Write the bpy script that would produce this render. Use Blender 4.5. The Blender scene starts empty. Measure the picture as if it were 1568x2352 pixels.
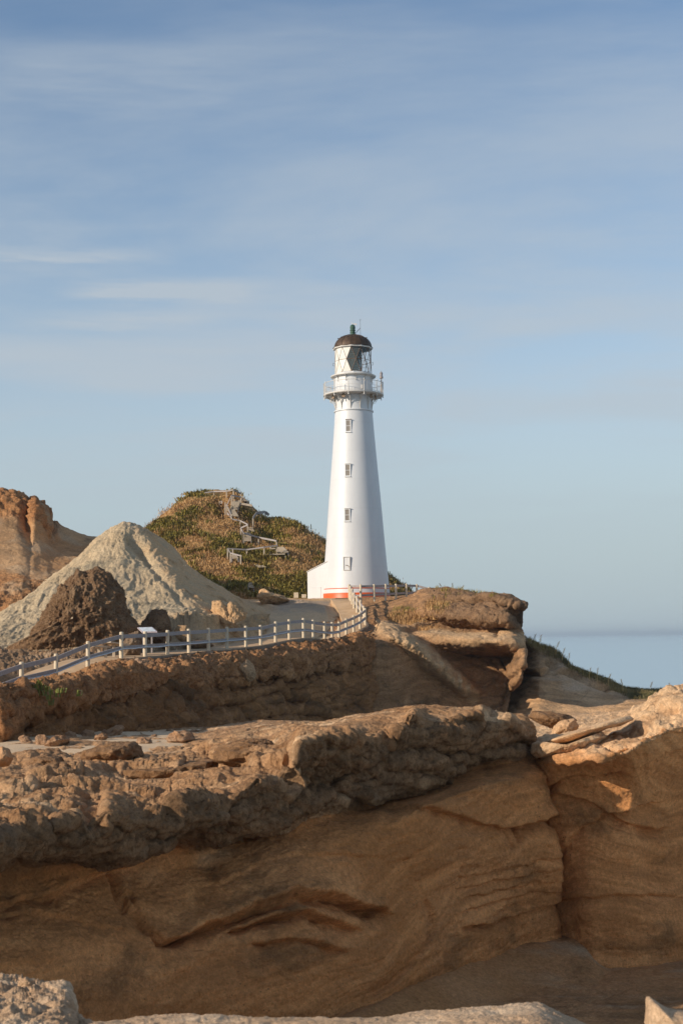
import bpy, math
import numpy as np
from mathutils import Vector, Matrix

# ------------------------------------------------------------------ camera
W, H, F = 1568.0, 2352.0, 3267.0          # picture units used for planning only
CZ = 9.0                                   # eye height above the sea
HX, HY = 818.0, 1465.0                     # a point of the horizon
ROLL = math.radians(0.7)
PITCH = math.atan((HY - H / 2) / F)
cp, sp = math.cos(PITCH), math.sin(PITCH)
Fw = np.array([0, cp, sp]); U0 = np.array([0, -sp, cp]); X0 = np.array([1.0, 0, 0])
Rt = math.cos(ROLL) * X0 - math.sin(ROLL) * U0
Up = math.sin(ROLL) * X0 + math.cos(ROLL) * U0
CAM = np.array([0, 0, CZ])

def unp(x, y, D):
    """point at depth D (metres along +Y) seen at x, y"""
    x = np.asarray(x, float); y = np.asarray(y, float); D = np.asarray(D, float)
    d = Fw + ((x - W / 2) / F)[..., None] * Rt + ((H / 2 - y) / F)[..., None] * Up
    return CAM + d * (D / d[..., 1])[..., None]

def prj(P):
    q = P - CAM
    w = q @ Fw
    return W / 2 + F * (q @ Rt) / w, H / 2 - F * (q @ Up) / w

def src(x, y, D):                          # coordinates of the full size picture
    k = 1568 / 2731
    return unp(x * k, y * k, D)

sc = bpy.context.scene
cam = bpy.data.cameras.new("camera"); camo = bpy.data.objects.new("camera", cam)
sc.collection.objects.link(camo); sc.camera = camo
M = Matrix(((Rt[0], Up[0], -Fw[0], 0), (Rt[1], Up[1], -Fw[1], 0), (Rt[2], Up[2], -Fw[2], CZ), (0, 0, 0, 1)))
camo.matrix_world = M
cam.sensor_fit = 'VERTICAL'; cam.sensor_height = 36.0; cam.lens = 36.0 * F / H
cam.clip_start = 0.1; cam.clip_end = 60000
cam.dof.use_dof = True; cam.dof.focus_distance = 90; cam.dof.aperture_fstop = 8.0

# ------------------------------------------------------------------ light
SUN_EL = math.radians(20.5); SUN_AZ = math.radians(241)      # compass angle from +Y
S = Vector((math.sin(SUN_AZ) * math.cos(SUN_EL), math.cos(SUN_AZ) * math.cos(SUN_EL), math.sin(SUN_EL)))
sun = bpy.data.lights.new("sun", 'SUN'); suno = bpy.data.objects.new("sun", sun); sc.collection.objects.link(suno)
sun.energy = 3.5; sun.angle = math.radians(0.5); sun.color = (1.0, 0.875, 0.715)
suno.rotation_euler = S.to_track_quat('Z', 'Y').to_euler()
world = bpy.data.worlds.new("World"); sc.world = world; world.use_nodes = True
wt = world.node_tree; wt.nodes.clear()
sc.view_settings.view_transform = 'Standard'; sc.view_settings.look = 'None'
sc.view_settings.exposure = 0.50; sc.view_settings.gamma = 1.0

# ------------------------------------------------------------------ node helpers
class NT:
    def __init__(s, t): s.t = t
    def n(s, typ, **kw):
        o = s.t.nodes.new(typ)
        for k, v in kw.items(): setattr(o, k, v)
        return o
    def put(s, sock, v):
        if isinstance(v, bpy.types.NodeSocket): s.t.links.new(v, sock)
        elif isinstance(v, (tuple, list)) and len(v) == 3 and sock.type == 'RGBA': sock.default_value = (*v, 1)
        else: sock.default_value = v
    def math(s, op, a, b=0.0, c=None, clamp=False):
        o = s.n('ShaderNodeMath', operation=op, use_clamp=clamp)
        s.put(o.inputs[0], a); s.put(o.inputs[1], b)
        if c is not None: s.put(o.inputs[2], c)
        return o.outputs[0]
    def mix(s, f, a, b, mode='MIX'):
        o = s.n('ShaderNodeMix', data_type='RGBA', blend_type=mode)
        s.put(o.inputs[0], f); s.put(o.inputs[6], a); s.put(o.inputs[7], b)
        return o.outputs[2]
    def ramp(s, v, a, b, lo=0.0, hi=1.0, smooth=True):
        o = s.n('ShaderNodeMapRange', interpolation_type='SMOOTHSTEP' if smooth else 'LINEAR')
        s.put(o.inputs[0], v); s.put(o.inputs[1], a); s.put(o.inputs[2], b); s.put(o.inputs[3], lo); s.put(o.inputs[4], hi)
        return o.outputs[0]
    def noise(s, vec, scale, detail=4.0, rough=0.55, dist=0.0):
        o = s.n('ShaderNodeTexNoise'); s.put(o.inputs['Vector'], vec); s.put(o.inputs['Scale'], scale)
        s.put(o.inputs['Detail'], detail); s.put(o.inputs['Roughness'], rough); s.put(o.inputs['Distortion'], dist)
        return o.outputs[0]
    def voro(s, vec, scale, feature='F1', rnd=1.0):
        o = s.n('ShaderNodeTexVoronoi', feature=feature); s.put(o.inputs['Vector'], vec); s.put(o.inputs['Scale'], scale)
        s.put(o.inputs['Randomness'], rnd)
        return o.outputs['Distance']
    def mapping(s, vec, scale=(1, 1, 1), rot=(0, 0, 0), loc=(0, 0, 0)):
        o = s.n('ShaderNodeMapping'); s.put(o.inputs[0], vec)
        o.inputs['Scale'].default_value = scale; o.inputs['Rotation'].default_value = rot; o.inputs['Location'].default_value = loc
        return o.outputs[0]
    def attr(s, name):
        o = s.n('ShaderNodeAttribute', attribute_name=name); return o.outputs['Fac']
    def vadd(s, a, b, op='ADD'):
        o = s.n('ShaderNodeVectorMath', operation=op); s.put(o.inputs[0], a); s.put(o.inputs[1], b); return o.outputs[0]

def new_mat(name):
    m = bpy.data.materials.new(name); m.use_nodes = True
    t = NT(m.node_tree); b = m.node_tree.nodes['Principled BSDF']
    return m, t, b

# ------------------------------------------------------------------ world: sky and thin high cloud
w = NT(wt)
sky = w.n('ShaderNodeTexSky', sky_type='NISHITA'); sky.sun_disc = False
sky.sun_elevation = SUN_EL; sky.sun_rotation = SUN_AZ; sky.air_density = 1.0; sky.dust_density = 0.3; sky.ozone_density = 1.7; sky.altitude = 0
geo = w.n('ShaderNodeTexCoord').outputs['Generated']
sepw = w.n('ShaderNodeSeparateXYZ'); w.put(sepw.inputs[0], geo)
zz = w.math('MAXIMUM', sepw.outputs[2], 0.0)
den = w.math('ADD', zz, 0.10)
cx_ = w.math('DIVIDE', sepw.outputs[0], den); cy_ = w.math('DIVIDE', sepw.outputs[1], den)
comb = w.n('ShaderNodeCombineXYZ'); w.put(comb.inputs[0], cx_); w.put(comb.inputs[1], cy_)
cv = w.mapping(comb.outputs[0], scale=(0.62, 1.0, 1), rot=(0, 0, math.radians(16)), loc=(0.6, 0.35, 0))
n1 = w.noise(cv, 1.15, 9, 0.58, 0.25)
n2 = w.noise(w.mapping(comb.outputs[0], scale=(0.45, 2.6, 1), rot=(0, 0, math.radians(8)), loc=(3, 1, 0)), 1.2, 8, 0.6, 0.4)
az = w.math('ARCTAN2', sepw.outputs[0], sepw.outputs[1]); el = w.math('ARCSINE', sepw.outputs[2])
veil = w.ramp(n1, 0.38, 0.64)
streak = w.ramp(n2, 0.50, 0.78)
high = w.ramp(zz, 0.04, 0.20)
low = w.ramp(zz, 0.0, 0.42, 0.82, 0.0)
cl = w.math('ADD', w.math('MULTIPLY', veil, 0.56), w.math('MULTIPLY', streak, 0.22))
cl = w.math('MULTIPLY', cl, high)
# a few separate wisps
wn = w.noise(w.mapping(geo, scale=(6, 6, 60)), 2.0, 5, 0.6)
for a0, e0, sa_, se_, k_ in ((-0.20, 0.264, 0.10, 0.004, 0.5), (-0.125, 0.243, 0.085, 0.006, 0.8), (-0.155, 0.222, 0.10, 0.006, 0.4), (-0.16, 0.38, 0.14, 0.022, 0.25)):
    da = w.math('ABSOLUTE', w.math('SUBTRACT', az, a0)); e_ = w.math('ADD', w.math('SUBTRACT', el, e0), w.math('MULTIPLY', w.math('SUBTRACT', az, a0), -0.03))
    e_ = w.math('ABSOLUTE', w.math('ADD', e_, w.math('MULTIPLY', w.math('SUBTRACT', wn, 0.5), 0.02)))
    m_ = w.math('MULTIPLY', w.ramp(da, sa_, sa_ * 0.3), w.ramp(e_, se_ * 1.6, 0.0))
    cl = w.math('ADD', cl, w.math('MULTIPLY', w.math('MULTIPLY', m_, w.ramp(wn, 0.3, 0.65, 0.35, 1.0)), k_))
cl = w.math('ADD', cl, low, clamp=True)
skyc = w.mix(w.math('MULTIPLY', cl, 0.82), sky.outputs[0], (3.45, 3.86, 4.25))
skyc = w.mix(w.ramp(zz, 0.0, 0.19, 0.88, 0.0), skyc, (2.90, 3.56, 3.92))
bg = w.n('ShaderNodeBackground'); w.put(bg.inputs[0], skyc); bg.inputs[1].default_value = 0.101
out = w.n('ShaderNodeOutputWorld'); wt.links.new(bg.outputs[0], out.inputs[0])

# ------------------------------------------------------------------ noise
rng = np.random.default_rng(7)
PERM = rng.permutation(256).astype(np.int32)
G = rng.normal(size=(256, 3)).astype(np.float32); G /= np.linalg.norm(G, axis=1)[:, None]
R3 = rng.random((256, 3)).astype(np.float32)
def _h(X, Y, Z): return PERM[(PERM[(PERM[X & 255] + Y) & 255] + Z) & 255]
def perlin(P):
    P = np.ascontiguousarray(P, dtype=np.float32); sh = P.shape[:-1]; P = P.reshape(-1, 3)
    I = np.floor(P).astype(np.int32); f = P - I; u = f * f * f * (f * (f * 6 - 15) + 10)
    r = np.zeros(len(P), np.float32)
    for a in (0, 1):
        for b in (0, 1):
            for c in (0, 1):
                g = G[_h(I[:, 0] + a, I[:, 1] + b, I[:, 2] + c)]
                d = g[:, 0] * (f[:, 0] - a) + g[:, 1] * (f[:, 1] - b) + g[:, 2] * (f[:, 2] - c)
                ww = (u[:, 0] if a else 1 - u[:, 0]) * (u[:, 1] if b else 1 - u[:, 1]) * (u[:, 2] if c else 1 - u[:, 2])
                r += d * ww
    return (r * 1.5).reshape(sh)
def fbm(P, s, o=4, g=0.5, ridge=False, off=0.0):
    P = np.asarray(P) * s + off
    r = 0.0; a = 1.0; t = 0.0
    for i in range(o):
        v = perlin(P)
        if ridge: v = 1 - 2 * np.abs(v)
        r = r + a * v; t += a; a *= g; P = P * 2.03 + 11.7
    return r / t
def worley(P, s, off=0.0):
    P = np.asarray(P, dtype=np.float32) * s + off; sh = P.shape[:-1]; P = P.reshape(-1, 3)
    I = np.floor(P).astype(np.int32); f1 = np.full(len(P), 9, np.float32); f2 = f1.copy()
    for a in (-1, 0, 1):
        for b in (-1, 0, 1):
            for c in (-1, 0, 1):
                J = I + np.array([a, b, c], np.int32)
                q = J + R3[_h(J[:, 0], J[:, 1], J[:, 2])] - P
                d = np.sqrt((q * q).sum(1))
                f2 = np.minimum(f2, np.maximum(f1, d)); f1 = np.minimum(f1, d)
    return f1.reshape(sh), f2.reshape(sh)
def ss(v, a, b):
    t = np.clip((v - a) / (b - a), 0, 1); return t * t * (3 - 2 * t)

# ------------------------------------------------------------------ mesh helpers
def tag(o, label=None, cat=None, group=None, kind=None):
    if label: o['label'] = label
    if cat: o['category'] = cat
    if group: o['group'] = group
    if kind: o['kind'] = kind
    return o
def link(name, me, mat, parent=None):
    o = bpy.data.objects.new(name, me); sc.collection.objects.link(o)
    if mat: me.materials.append(mat)
    if parent is not None: o.parent = parent
    return o
def grid_mesh(name, P, mat, attrs=None, wrap=False, smooth=True):
    nu, nv = P.shape[:2]
    idx = np.arange(nu * nv, dtype=np.int32).reshape(nu, nv)
    if wrap: idx = np.vstack([idx, idx[:1]])
    q = np.stack([idx[:-1, :-1], idx[1:, :-1], idx[1:, 1:], idx[:-1, 1:]], -1).reshape(-1, 4)
    me = bpy.data.meshes.new(name)
    me.vertices.add(nu * nv); me.vertices.foreach_set('co', P.astype(np.float32).ravel())
    me.loops.add(q.size); me.loops.foreach_set('vertex_index', q.ravel())
    me.polygons.add(len(q)); me.polygons.foreach_set('loop_start', np.arange(0, q.size, 4, dtype=np.int32))
    me.polygons.foreach_set('loop_total', np.full(len(q), 4, np.int32))
    me.update(calc_edges=True)
    me.polygons.foreach_set('use_smooth', np.full(len(q), smooth))
    for k, v in (attrs or {}).items():
        a = me.attributes.new(k, 'FLOAT', 'POINT'); a.data.foreach_set('value', np.broadcast_to(v, (nu, nv)).astype(np.float32).ravel())
    return me
def normals(P):
    du = np.gradient(P, axis=0); dv = np.gradient(P, axis=1)
    n = np.cross(du, dv); return n / (np.linalg.norm(n, axis=-1)[..., None] + 1e-9)
def pchip(A, t):
    """A: (K, ...) knots at 0..K-1"""
    d = np.diff(A, axis=0); K = len(A)
    m = np.zeros_like(A)
    a, b = d[:-1], d[1:]
    same = (a * b) > 0
    with np.errstate(divide='ignore', invalid='ignore'): h = np.where(same, 2 * a * b / (a + b), 0)
    m[1:-1] = h; m[0] = d[0]; m[-1] = d[-1]
    i = np.clip(np.floor(t).astype(int), 0, K - 2); f = (t - i).reshape((-1,) + (1,) * (A.ndim - 1))
    f2, f3 = f * f, f * f * f
    return (2 * f3 - 3 * f2 + 1) * A[i] + (f3 - 2 * f2 + f) * m[i] + (-2 * f3 + 3 * f2) * A[i + 1] + (f3 - f2) * m[i + 1]

SH = {}
def net(cols, step):
    C = np.array([[(k if len(k) == 3 else (c[0], *k)) for k in c[1]] for c in cols], float)   # (C,K,3)
    P = unp(C[..., 0], C[..., 1], C[..., 2])
    def params(L, n0=2):
        out = []
        for i, l in enumerate(L):
            n = max(n0, int(l / step)); out.append(i + np.arange(n) / n)
        return np.append(np.concatenate(out), len(L))
    inf = (C[:, :, 0] > -60) & (C[:, :, 0] < 1640)
    lk = np.abs(np.diff(C[..., 1], axis=1)); lk = np.where(inf[:, 1:], lk, 0).max(0)
    lc = np.abs(np.diff(C[..., 0], axis=0)).max(1)
    tv = params(np.maximum(lk * 1.15, 12)); tu = params(lc)
    Q = pchip(np.swapaxes(P, 0, 1), tv)           # (Nv, C, 3)
    Q = pchip(np.swapaxes(Q, 0, 1), tu)           # (Nu, Nv, 3)
    return Q, tu, tv
def blur(A, n=1):
    for _ in range(n):
        A = A.copy(); A[1:-1] = (A[:-2] + 2 * A[1:-1] + A[2:]) / 4; A[:, 1:-1] = (A[:, :-2] + 2 * A[:, 1:-1] + A[:, 2:]) / 4
    return A
def respread(P, arrs, nv, keep=0.35):
    """spread the rows of every column evenly along its length, so that steep steps get their share"""
    d = np.linalg.norm(np.diff(P, axis=1), axis=-1) / np.maximum(P[:, 1:, 1], 5)
    d = blur(d[..., None], 3)[..., 0]
    ok = (P[:, 1:, 1] < 130)
    d = np.where(ok, d, d * .15) + keep * d.mean()
    S_ = np.concatenate([np.zeros((len(P), 1)), np.cumsum(d, 1)], 1); S_ /= S_[:, -1:]
    for _ in range(3):
        w_ = 13; pad = np.concatenate([np.repeat(S_[:1], w_, 0), S_, np.repeat(S_[-1:], w_, 0)]); cs = np.cumsum(pad, 0)
        S_ = (cs[2 * w_:] - np.concatenate([np.zeros((1, cs.shape[1])), cs[:-2 * w_ - 1]])) / (2 * w_ + 1) if False else np.stack([pad[i:i + len(S_)] for i in range(0, 2 * w_ + 1, 2)]).mean(0)
    t = np.linspace(0, 1, nv); out = np.empty((len(P), nv, 3)); oa = [np.empty((len(P), nv)) for _ in arrs]
    for i in range(len(P)):
        f = np.interp(t, S_[i], np.arange(P.shape[1])); k = np.minimum(f.astype(int), P.shape[1] - 2); w_ = f - k
        out[i] = P[i][k] * (1 - w_)[:, None] + P[i][k + 1] * w_[:, None]
        for o_, a in zip(oa, arrs): o_[i] = a[i][k] * (1 - w_) + a[i][k + 1] * w_
    return out, oa
def sheet(name, cols, mat, disp, step=2.0, attrs=None, kind='structure', post=None, label=None, cat=None, detail=None, more=1.3):
    Q, tu, tv = net(cols, step)
    V = np.broadcast_to(tv[None, :], Q.shape[:2]); Uu = np.broadcast_to(tu[:, None], Q.shape[:2])
    px, py = prj(Q)
    N = normals(Q)
    P = disp(Q, N, Uu, V, px, py)
    if detail:
        P, (V, Uu, px, py) = respread(blur(P), [V, Uu, px, py], int(P.shape[1] * more))
        Q = P; P = Q + normals(Q) * detail(Q, V, px, py)[..., None]
    if post: P = post(P)
    at = attrs(Q, P, Uu, V, px, py) if attrs else {}
    o = link(name, grid_mesh(name, P, mat, at), mat)
    tag(o, label, cat, None, kind)
    px, py = prj(P)
    SH[name] = (P.reshape(-1, 3), px.ravel(), py.ravel())
    return o
def at(name, x, y, r=6):
    P, px, py = SH[name]
    k = np.where((np.abs(px - x) < r) & (np.abs(py - y) < r))[0]
    if len(k) == 0:
        k = np.argsort((px - x) ** 2 + (py - y) ** 2)[:3]
    d = P[k, 1]; return P[k[np.argmin(d + 0.15 * np.hypot(px[k] - x, py[k] - y))]]
def seg_dist(px, py, line):
    """distance to polyline, signed: positive below it; and 0..1 position"""
    best = np.full(px.shape, 1e9); sg = np.zeros(px.shape)
    for (x0, y0), (x1, y1) in zip(line[:-1], line[1:]):
        dx, dy = x1 - x0, y1 - y0; L2 = dx * dx + dy * dy
        t = np.clip(((px - x0) * dx + (py - y0) * dy) / L2, 0, 1)
        ex, ey = px - x0 - t * dx, py - y0 - t * dy
        d = np.hypot(ex, ey); m = d < best
        best = np.where(m, d, best); sg = np.where(m, np.sign(dx * ey - dy * ex), sg)
    return best, best * sg
def ledge(px, py, line, w, depth, out=0.35):
    """under the line the face steps back, above it stands proud"""
    d, s = seg_dist(px, py, line)
    return -depth * np.where(s > 0, np.exp(-(d / w) ** 2), 0) * ss(s, -1, 3) + out * depth * np.where(s <= 0, np.exp(-(d / (w * 0.8)) ** 2), 0)
def groove(px, py, line, w, depth):
    d, s = seg_dist(px, py, line); return -depth * np.exp(-(d / w) ** 2)

class MB:
    def __init__(s): s.v = []; s.f = []; s.n = 0
    def add(s, v, f):
        s.v.append(np.asarray(v, float)); s.f += [tuple(i + s.n for i in q) for q in f]; s.n += len(v)
    def beam(s, a, b, w, h, up=(0, 0, 1)):
        a = np.array(a, float); b = np.array(b, float); d = b - a; d /= np.linalg.norm(d)
        r = np.cross(d, up); r /= np.linalg.norm(r) + 1e-9; u = np.cross(r, d)
        c = [(-w / 2, -h / 2), (w / 2, -h / 2), (w / 2, h / 2), (-w / 2, h / 2)]
        v = [p + r * i + u * j for p in (a, b) for i, j in c]
        s.add(v, [(0, 3, 2, 1), (4, 5, 6, 7), (0, 1, 5, 4), (1, 2, 6, 5), (2, 3, 7, 6), (3, 0, 4, 7)])
    def cyl(s, a, b, r0, r1=None, n=10, cap=True):
        r1 = r0 if r1 is None else r1
        a = np.array(a, float); b = np.array(b, float); d = b - a; d /= np.linalg.norm(d)
        t = np.array([1, 0, 0]) if abs(d[0]) < .8 else np.array([0, 1, 0]); x = np.cross(d, t); x /= np.linalg.norm(x); y = np.cross(d, x)
        v = [p + r * (math.cos(k * 2 * math.pi / n) * x + math.sin(k * 2 * math.pi / n) * y) for p, r in ((a, r0), (b, r1)) for k in range(n)]
        f = [(k, (k + 1) % n, n + (k + 1) % n, n + k) for k in range(n)]
        if cap: f += [tuple(range(n))[::-1], tuple(range(n, 2 * n))]
        s.add(v, f)
    def tube(s, pts, r, n=6):
        for a, b in zip(pts[:-1], pts[1:]): s.cyl(a, b, r, r, n)
    def lathe(s, prof, c, n=64, a0=0.0, a1=2 * math.pi):
        full = abs(a1 - a0 - 2 * math.pi) < 1e-6; m = n if full else n + 1
        v = []
        for r, z in prof:
            for k in range(m):
                a = a0 + (a1 - a0) * k / n; v.append((c[0] + r * math.cos(a), c[1] + r * math.sin(a), c[2] + z))
        f = []
        for i in range(len(prof) - 1):
            for k in range(n):
                k2 = (k + 1) % m; f.append((i * m + k, i * m + k2, (i + 1) * m + k2, (i + 1) * m + k))
        s.add(v, f)
    def poly(s, v): s.add(v, [tuple(range(len(v)))])
    def build(s, name, mat, parent=None, smooth=False):
        V = np.concatenate(s.v)
        if parent is not None: V = V - np.array(parent.location)
        me = bpy.data.meshes.new(name); me.from_pydata(V.tolist(), [], s.f); me.validate(); me.update()
        if smooth:
            me.polygons.foreach_set('use_smooth', np.full(len(me.polygons), True))
            try: me.set_sharp_from_angle(angle=math.radians(38))
            except Exception: pass
        return link(name, me, mat, parent)
def thing(name, label, cat, loc, group=None):
    o = bpy.data.objects.new(name, None); sc.collection.objects.link(o); o.location = Vector(loc)
    return tag(o, label, cat, group)

# ------------------------------------------------------------------ materials
def rock_mat(name, sa, sb, ca, cb, cc, pale=(0.42, 0.34, 0.26), strata=1.0, tilt=0.0, rs=1.0, bump=1.0):
    """smooth sandstone sa/sb, crust ca/cb with patches cc; attributes crust, sand, pale"""
    m, t, b = new_mat(name)
    co = t.n('ShaderNodeTexCoord').outputs['Object']
    n_big = t.noise(co, 0.35 * rs, 5, 0.6, 0.4)
    n_mid = t.noise(co, 1.9 * rs, 6, 0.62, 0.3)
    n_fin = t.noise(co, 14 * rs, 6, 0.7)
    nw = t.n('ShaderNodeTexNoise'); t.put(nw.inputs['Vector'], co); nw.inputs['Scale'].default_value = 0.13 * rs; nw.inputs['Detail'].default_value = 3
    wv = t.n('ShaderNodeVectorMath', operation='SCALE'); t.put(wv.inputs[0], t.vadd(nw.outputs['Color'], (0.5, 0.5, 0.5), 'SUBTRACT')); wv.inputs['Scale'].default_value = 5.0 / rs
    cw = t.vadd(co, wv.outputs[0])
    st = t.noise(t.mapping(cw, scale=(0.35, 0.35, 3.4), rot=(0, tilt, 0)), 1.25 * rs, 7, 0.62, 0.35)
    cr = t.attr('crust'); sa_ = t.attr('sand'); pa = t.attr('pale')
    c1 = t.mix(t.ramp(n_big, 0.35, 0.68), sa, sb)
    c1 = t.mix(t.math('MULTIPLY', t.ramp(st, 0.46, 0.60), 0.42 * strata), c1, tuple(x * 0.62 for x in sa))
    c1 = t.mix(t.math('MULTIPLY', t.ramp(st, 0.50, 0.36), 0.35 * strata), c1, tuple(min(1, x * 1.45) for x in sb))
    c1 = t.mix(t.math('MULTIPLY', t.ramp(n_mid, 0.60, 0.78), 0.55), c1, tuple(x * 0.55 for x in sa))
    stn = t.noise(t.mapping(co, scale=(0.55, 0.55, 1.2), rot=(0, tilt * 1.5, 0)), 0.75 * rs, 8, 0.68, 0.5)
    c1 = t.mix(t.math('MULTIPLY', t.ramp(stn, 0.51, 0.66), 0.72), c1, (sa[0] * 0.36, sa[1] * 0.42, sa[2] * 0.5))
    c1 = t.mix(t.math('MULTIPLY', t.ramp(t.noise(co, 4.2 * rs, 8, 0.75), 0.52, 0.72), 0.40), c1, tuple(x * 0.5 for x in sa))
    c1 = t.mix(t.math('MULTIPLY', t.ramp(t.noise(co, 27 * rs, 4, 0.7), 0.62, 0.70), 0.35), c1, tuple(min(1, x * 1.7) for x in sb))
    crk = t.voro(t.vadd(t.mapping(co, scale=(0.5, 0.5, 0.9)), t.noise(co, 1.5 * rs, 5, 0.7)), 0.9 * rs, 'DISTANCE_TO_EDGE')
    c2 = t.mix(t.ramp(n_mid, 0.34, 0.66), ca, cb)
    c2 = t.mix(t.math('MULTIPLY', t.ramp(t.noise(co, 0.8 * rs, 6, 0.65), 0.52, 0.70), 0.7), c2, cc)
    c2 = t.mix(t.math('MULTIPLY', t.ramp(n_fin, 0.55, 0.70), 0.6), c2, tuple(x * 0.35 for x in ca))
    c2 = t.mix(t.math('MULTIPLY', t.ramp(t.noise(co, 5 * rs, 6, 0.7), 0.50, 0.62), 0.55), c2, tuple(x * 0.5 for x in ca))
    c = t.mix(cr, c1, c2)
    c = t.mix(t.math('MULTIPLY', pa, t.ramp(n_mid, 0.30, 0.62, 0.35, 1.0)), c, pale)
    sandc = t.mix(t.ramp(n_fin, 0.3, 0.7), (0.62, 0.44, 0.27), (0.72, 0.53, 0.34))
    c = t.mix(sa_, c, sandc)
    gr = t.noise(co, 34 * rs, 3, 0.8)
    c = t.mix(t.ramp(n_fin, 0.30, 0.70, 0.0, 0.75), c, t.mix(1.0, c, (0.60, 0.57, 0.55), 'MULTIPLY'))
    c = t.mix(t.ramp(gr, 0.40, 0.62, 0.0, 0.5), c, t.mix(1.0, c, (0.66, 0.64, 0.62), 'MULTIPLY'))
    c = t.mix(1.0, c, (1.22, 1.22, 1.22), 'MULTIPLY')
    # small dark pits
    pit = t.voro(co, 7.0 * rs); c = t.mix(t.math('MULTIPLY', t.ramp(pit, 0.12, 0.06), 0.5), c, (0.05, 0.035, 0.025))
    t.put(b.inputs['Base Color'], c); b.inputs['Roughness'].default_value = 0.92
    b.inputs['Specular IOR Level'].default_value = 0.18
    # bump
    v1 = t.voro(co, 5.5 * rs); v2 = t.noise(co, 9 * rs, 8, 0.72)
    hc = t.math('ADD', t.math('MULTIPLY', v1, 0.55), v2)
    hs = t.math('ADD', t.math('MULTIPLY', st, 0.7), t.math('MULTIPLY', n_fin, 0.55))
    hs = t.math('ADD', hs, t.math('MULTIPLY', t.noise(co, 4.0 * rs, 9, 0.72), 0.7))
    hs = t.math('SUBTRACT', hs, t.math('MULTIPLY', t.math('MULTIPLY', t.ramp(crk, 0.022, 0.0), t.ramp(n_big, 0.48, 0.6)), 0.25))
    hmix = t.n('ShaderNodeMix', data_type='FLOAT'); t.put(hmix.inputs[0], cr); t.put(hmix.inputs[2], hs); t.put(hmix.inputs[3], t.math('MULTIPLY', hc, 1.3))
    inv = t.math('SUBTRACT', 1.0, t.math('MULTIPLY', sa_, 0.85))
    bp = t.n('ShaderNodeBump'); bp.inputs['Strength'].default_value = 0.85 * bump; bp.inputs['Distance'].default_value = 0.16 / rs
    t.put(bp.inputs['Height'], t.math('MULTIPLY', hmix.outputs[0], inv)); t.put(b.inputs['Normal'], bp.outputs[0])
    return m
def flat_mat(name, a, b_, scale=6.0, rough=0.8, bump=0.3, dist=0.01, spec=0.3, metal=0.0, stretch=(1, 1, 1)):
    m, t, b = new_mat(name); co = t.n('ShaderNodeTexCoord').outputs['Object']
    v = t.mapping(co, scale=stretch); n = t.noise(v, scale, 6, 0.65)
    t.put(b.inputs['Base Color'], t.mix(t.ramp(n, 0.3, 0.7), a, b_)); b.inputs['Roughness'].default_value = rough
    b.inputs['Specular IOR Level'].default_value = spec; b.inputs['Metallic'].default_value = metal
    if bump:
        bp = t.n('ShaderNodeBump'); bp.inputs['Strength'].default_value = bump; bp.inputs['Distance'].default_value = dist
        t.put(bp.inputs['Height'], t.noise(v, scale * 4, 5, 0.7)); t.put(b.inputs['Normal'], bp.outputs[0])
    return m

NEAR = rock_mat('near_sandstone', (0.62, 0.268, 0.092), (0.72, 0.335, 0.132), (0.23, 0.132, 0.066), (0.40, 0.235, 0.122), (0.18, 0.122, 0.078), pale=(0.82, 0.55, 0.32), tilt=0.12)  # crust colours hold the lip's shade, pale the sunlight on the shelf top
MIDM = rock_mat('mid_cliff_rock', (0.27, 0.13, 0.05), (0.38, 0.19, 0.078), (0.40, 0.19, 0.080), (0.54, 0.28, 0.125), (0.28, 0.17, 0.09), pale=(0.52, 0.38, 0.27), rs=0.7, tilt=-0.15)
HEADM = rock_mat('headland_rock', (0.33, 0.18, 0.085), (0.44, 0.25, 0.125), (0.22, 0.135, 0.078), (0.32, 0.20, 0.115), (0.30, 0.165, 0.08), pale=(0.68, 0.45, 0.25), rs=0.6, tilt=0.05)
SLOPE = rock_mat('shaded_slope_rock', (0.58, 0.34, 0.17), (0.66, 0.42, 0.23), (0.27, 0.18, 0.105), (0.3, 0.22, 0.14), (0.3, 0.22, 0.14), pale=(0.66, 0.47, 0.31), rs=0.5)
ORANGE = rock_mat('orange_hill_rock', (0.50, 0.275, 0.125), (0.58, 0.36, 0.19), (0.42, 0.19, 0.075), (0.52, 0.26, 0.11), (0.25, 0.12, 0.055), pale=(0.52, 0.37, 0.23), strata=0.5, rs=0.55)
WHITE = rock_mat('white_hill_rock', (0.60, 0.45, 0.275), (0.68, 0.53, 0.34), (0.30, 0.17, 0.085), (0.40, 0.26, 0.15), (0.45, 0.32, 0.19), pale=(0.72, 0.47, 0.25), strata=0.15, rs=0.6, bump=1.2)
GROUND = rock_mat('sandy_ground', (0.58, 0.36, 0.18), (0.66, 0.43, 0.235), (0.30, 0.18, 0.095), (0.40, 0.25, 0.14), (0.48, 0.35, 0.23), pale=(0.33, 0.26, 0.20), strata=0.2, rs=0.7, bump=0.8)
BOULD = rock_mat('brown_boulder_rock', (0.28, 0.17, 0.095), (0.35, 0.22, 0.13), (0.29, 0.165, 0.085), (0.40, 0.25, 0.14), (0.48, 0.33, 0.20), rs=0.8, strata=0.3, bump=1.5)
FORE = rock_mat('near_crust_rock', (0.60, 0.40, 0.24), (0.70, 0.48, 0.30), (0.56, 0.35, 0.20), (0.70, 0.47, 0.285), (0.78, 0.57, 0.38), rs=3.0, pale=(0.80, 0.58, 0.38), strata=0.3, bump=0.9)
FLOOR = rock_mat('basin_floor_rock', (0.50, 0.25, 0.10), (0.60, 0.32, 0.145), (0.22, 0.15, 0.1), (0.28, 0.2, 0.14), (0.2, 0.16, 0.12), pale=(0.52, 0.36, 0.22), strata=0.2)
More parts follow.
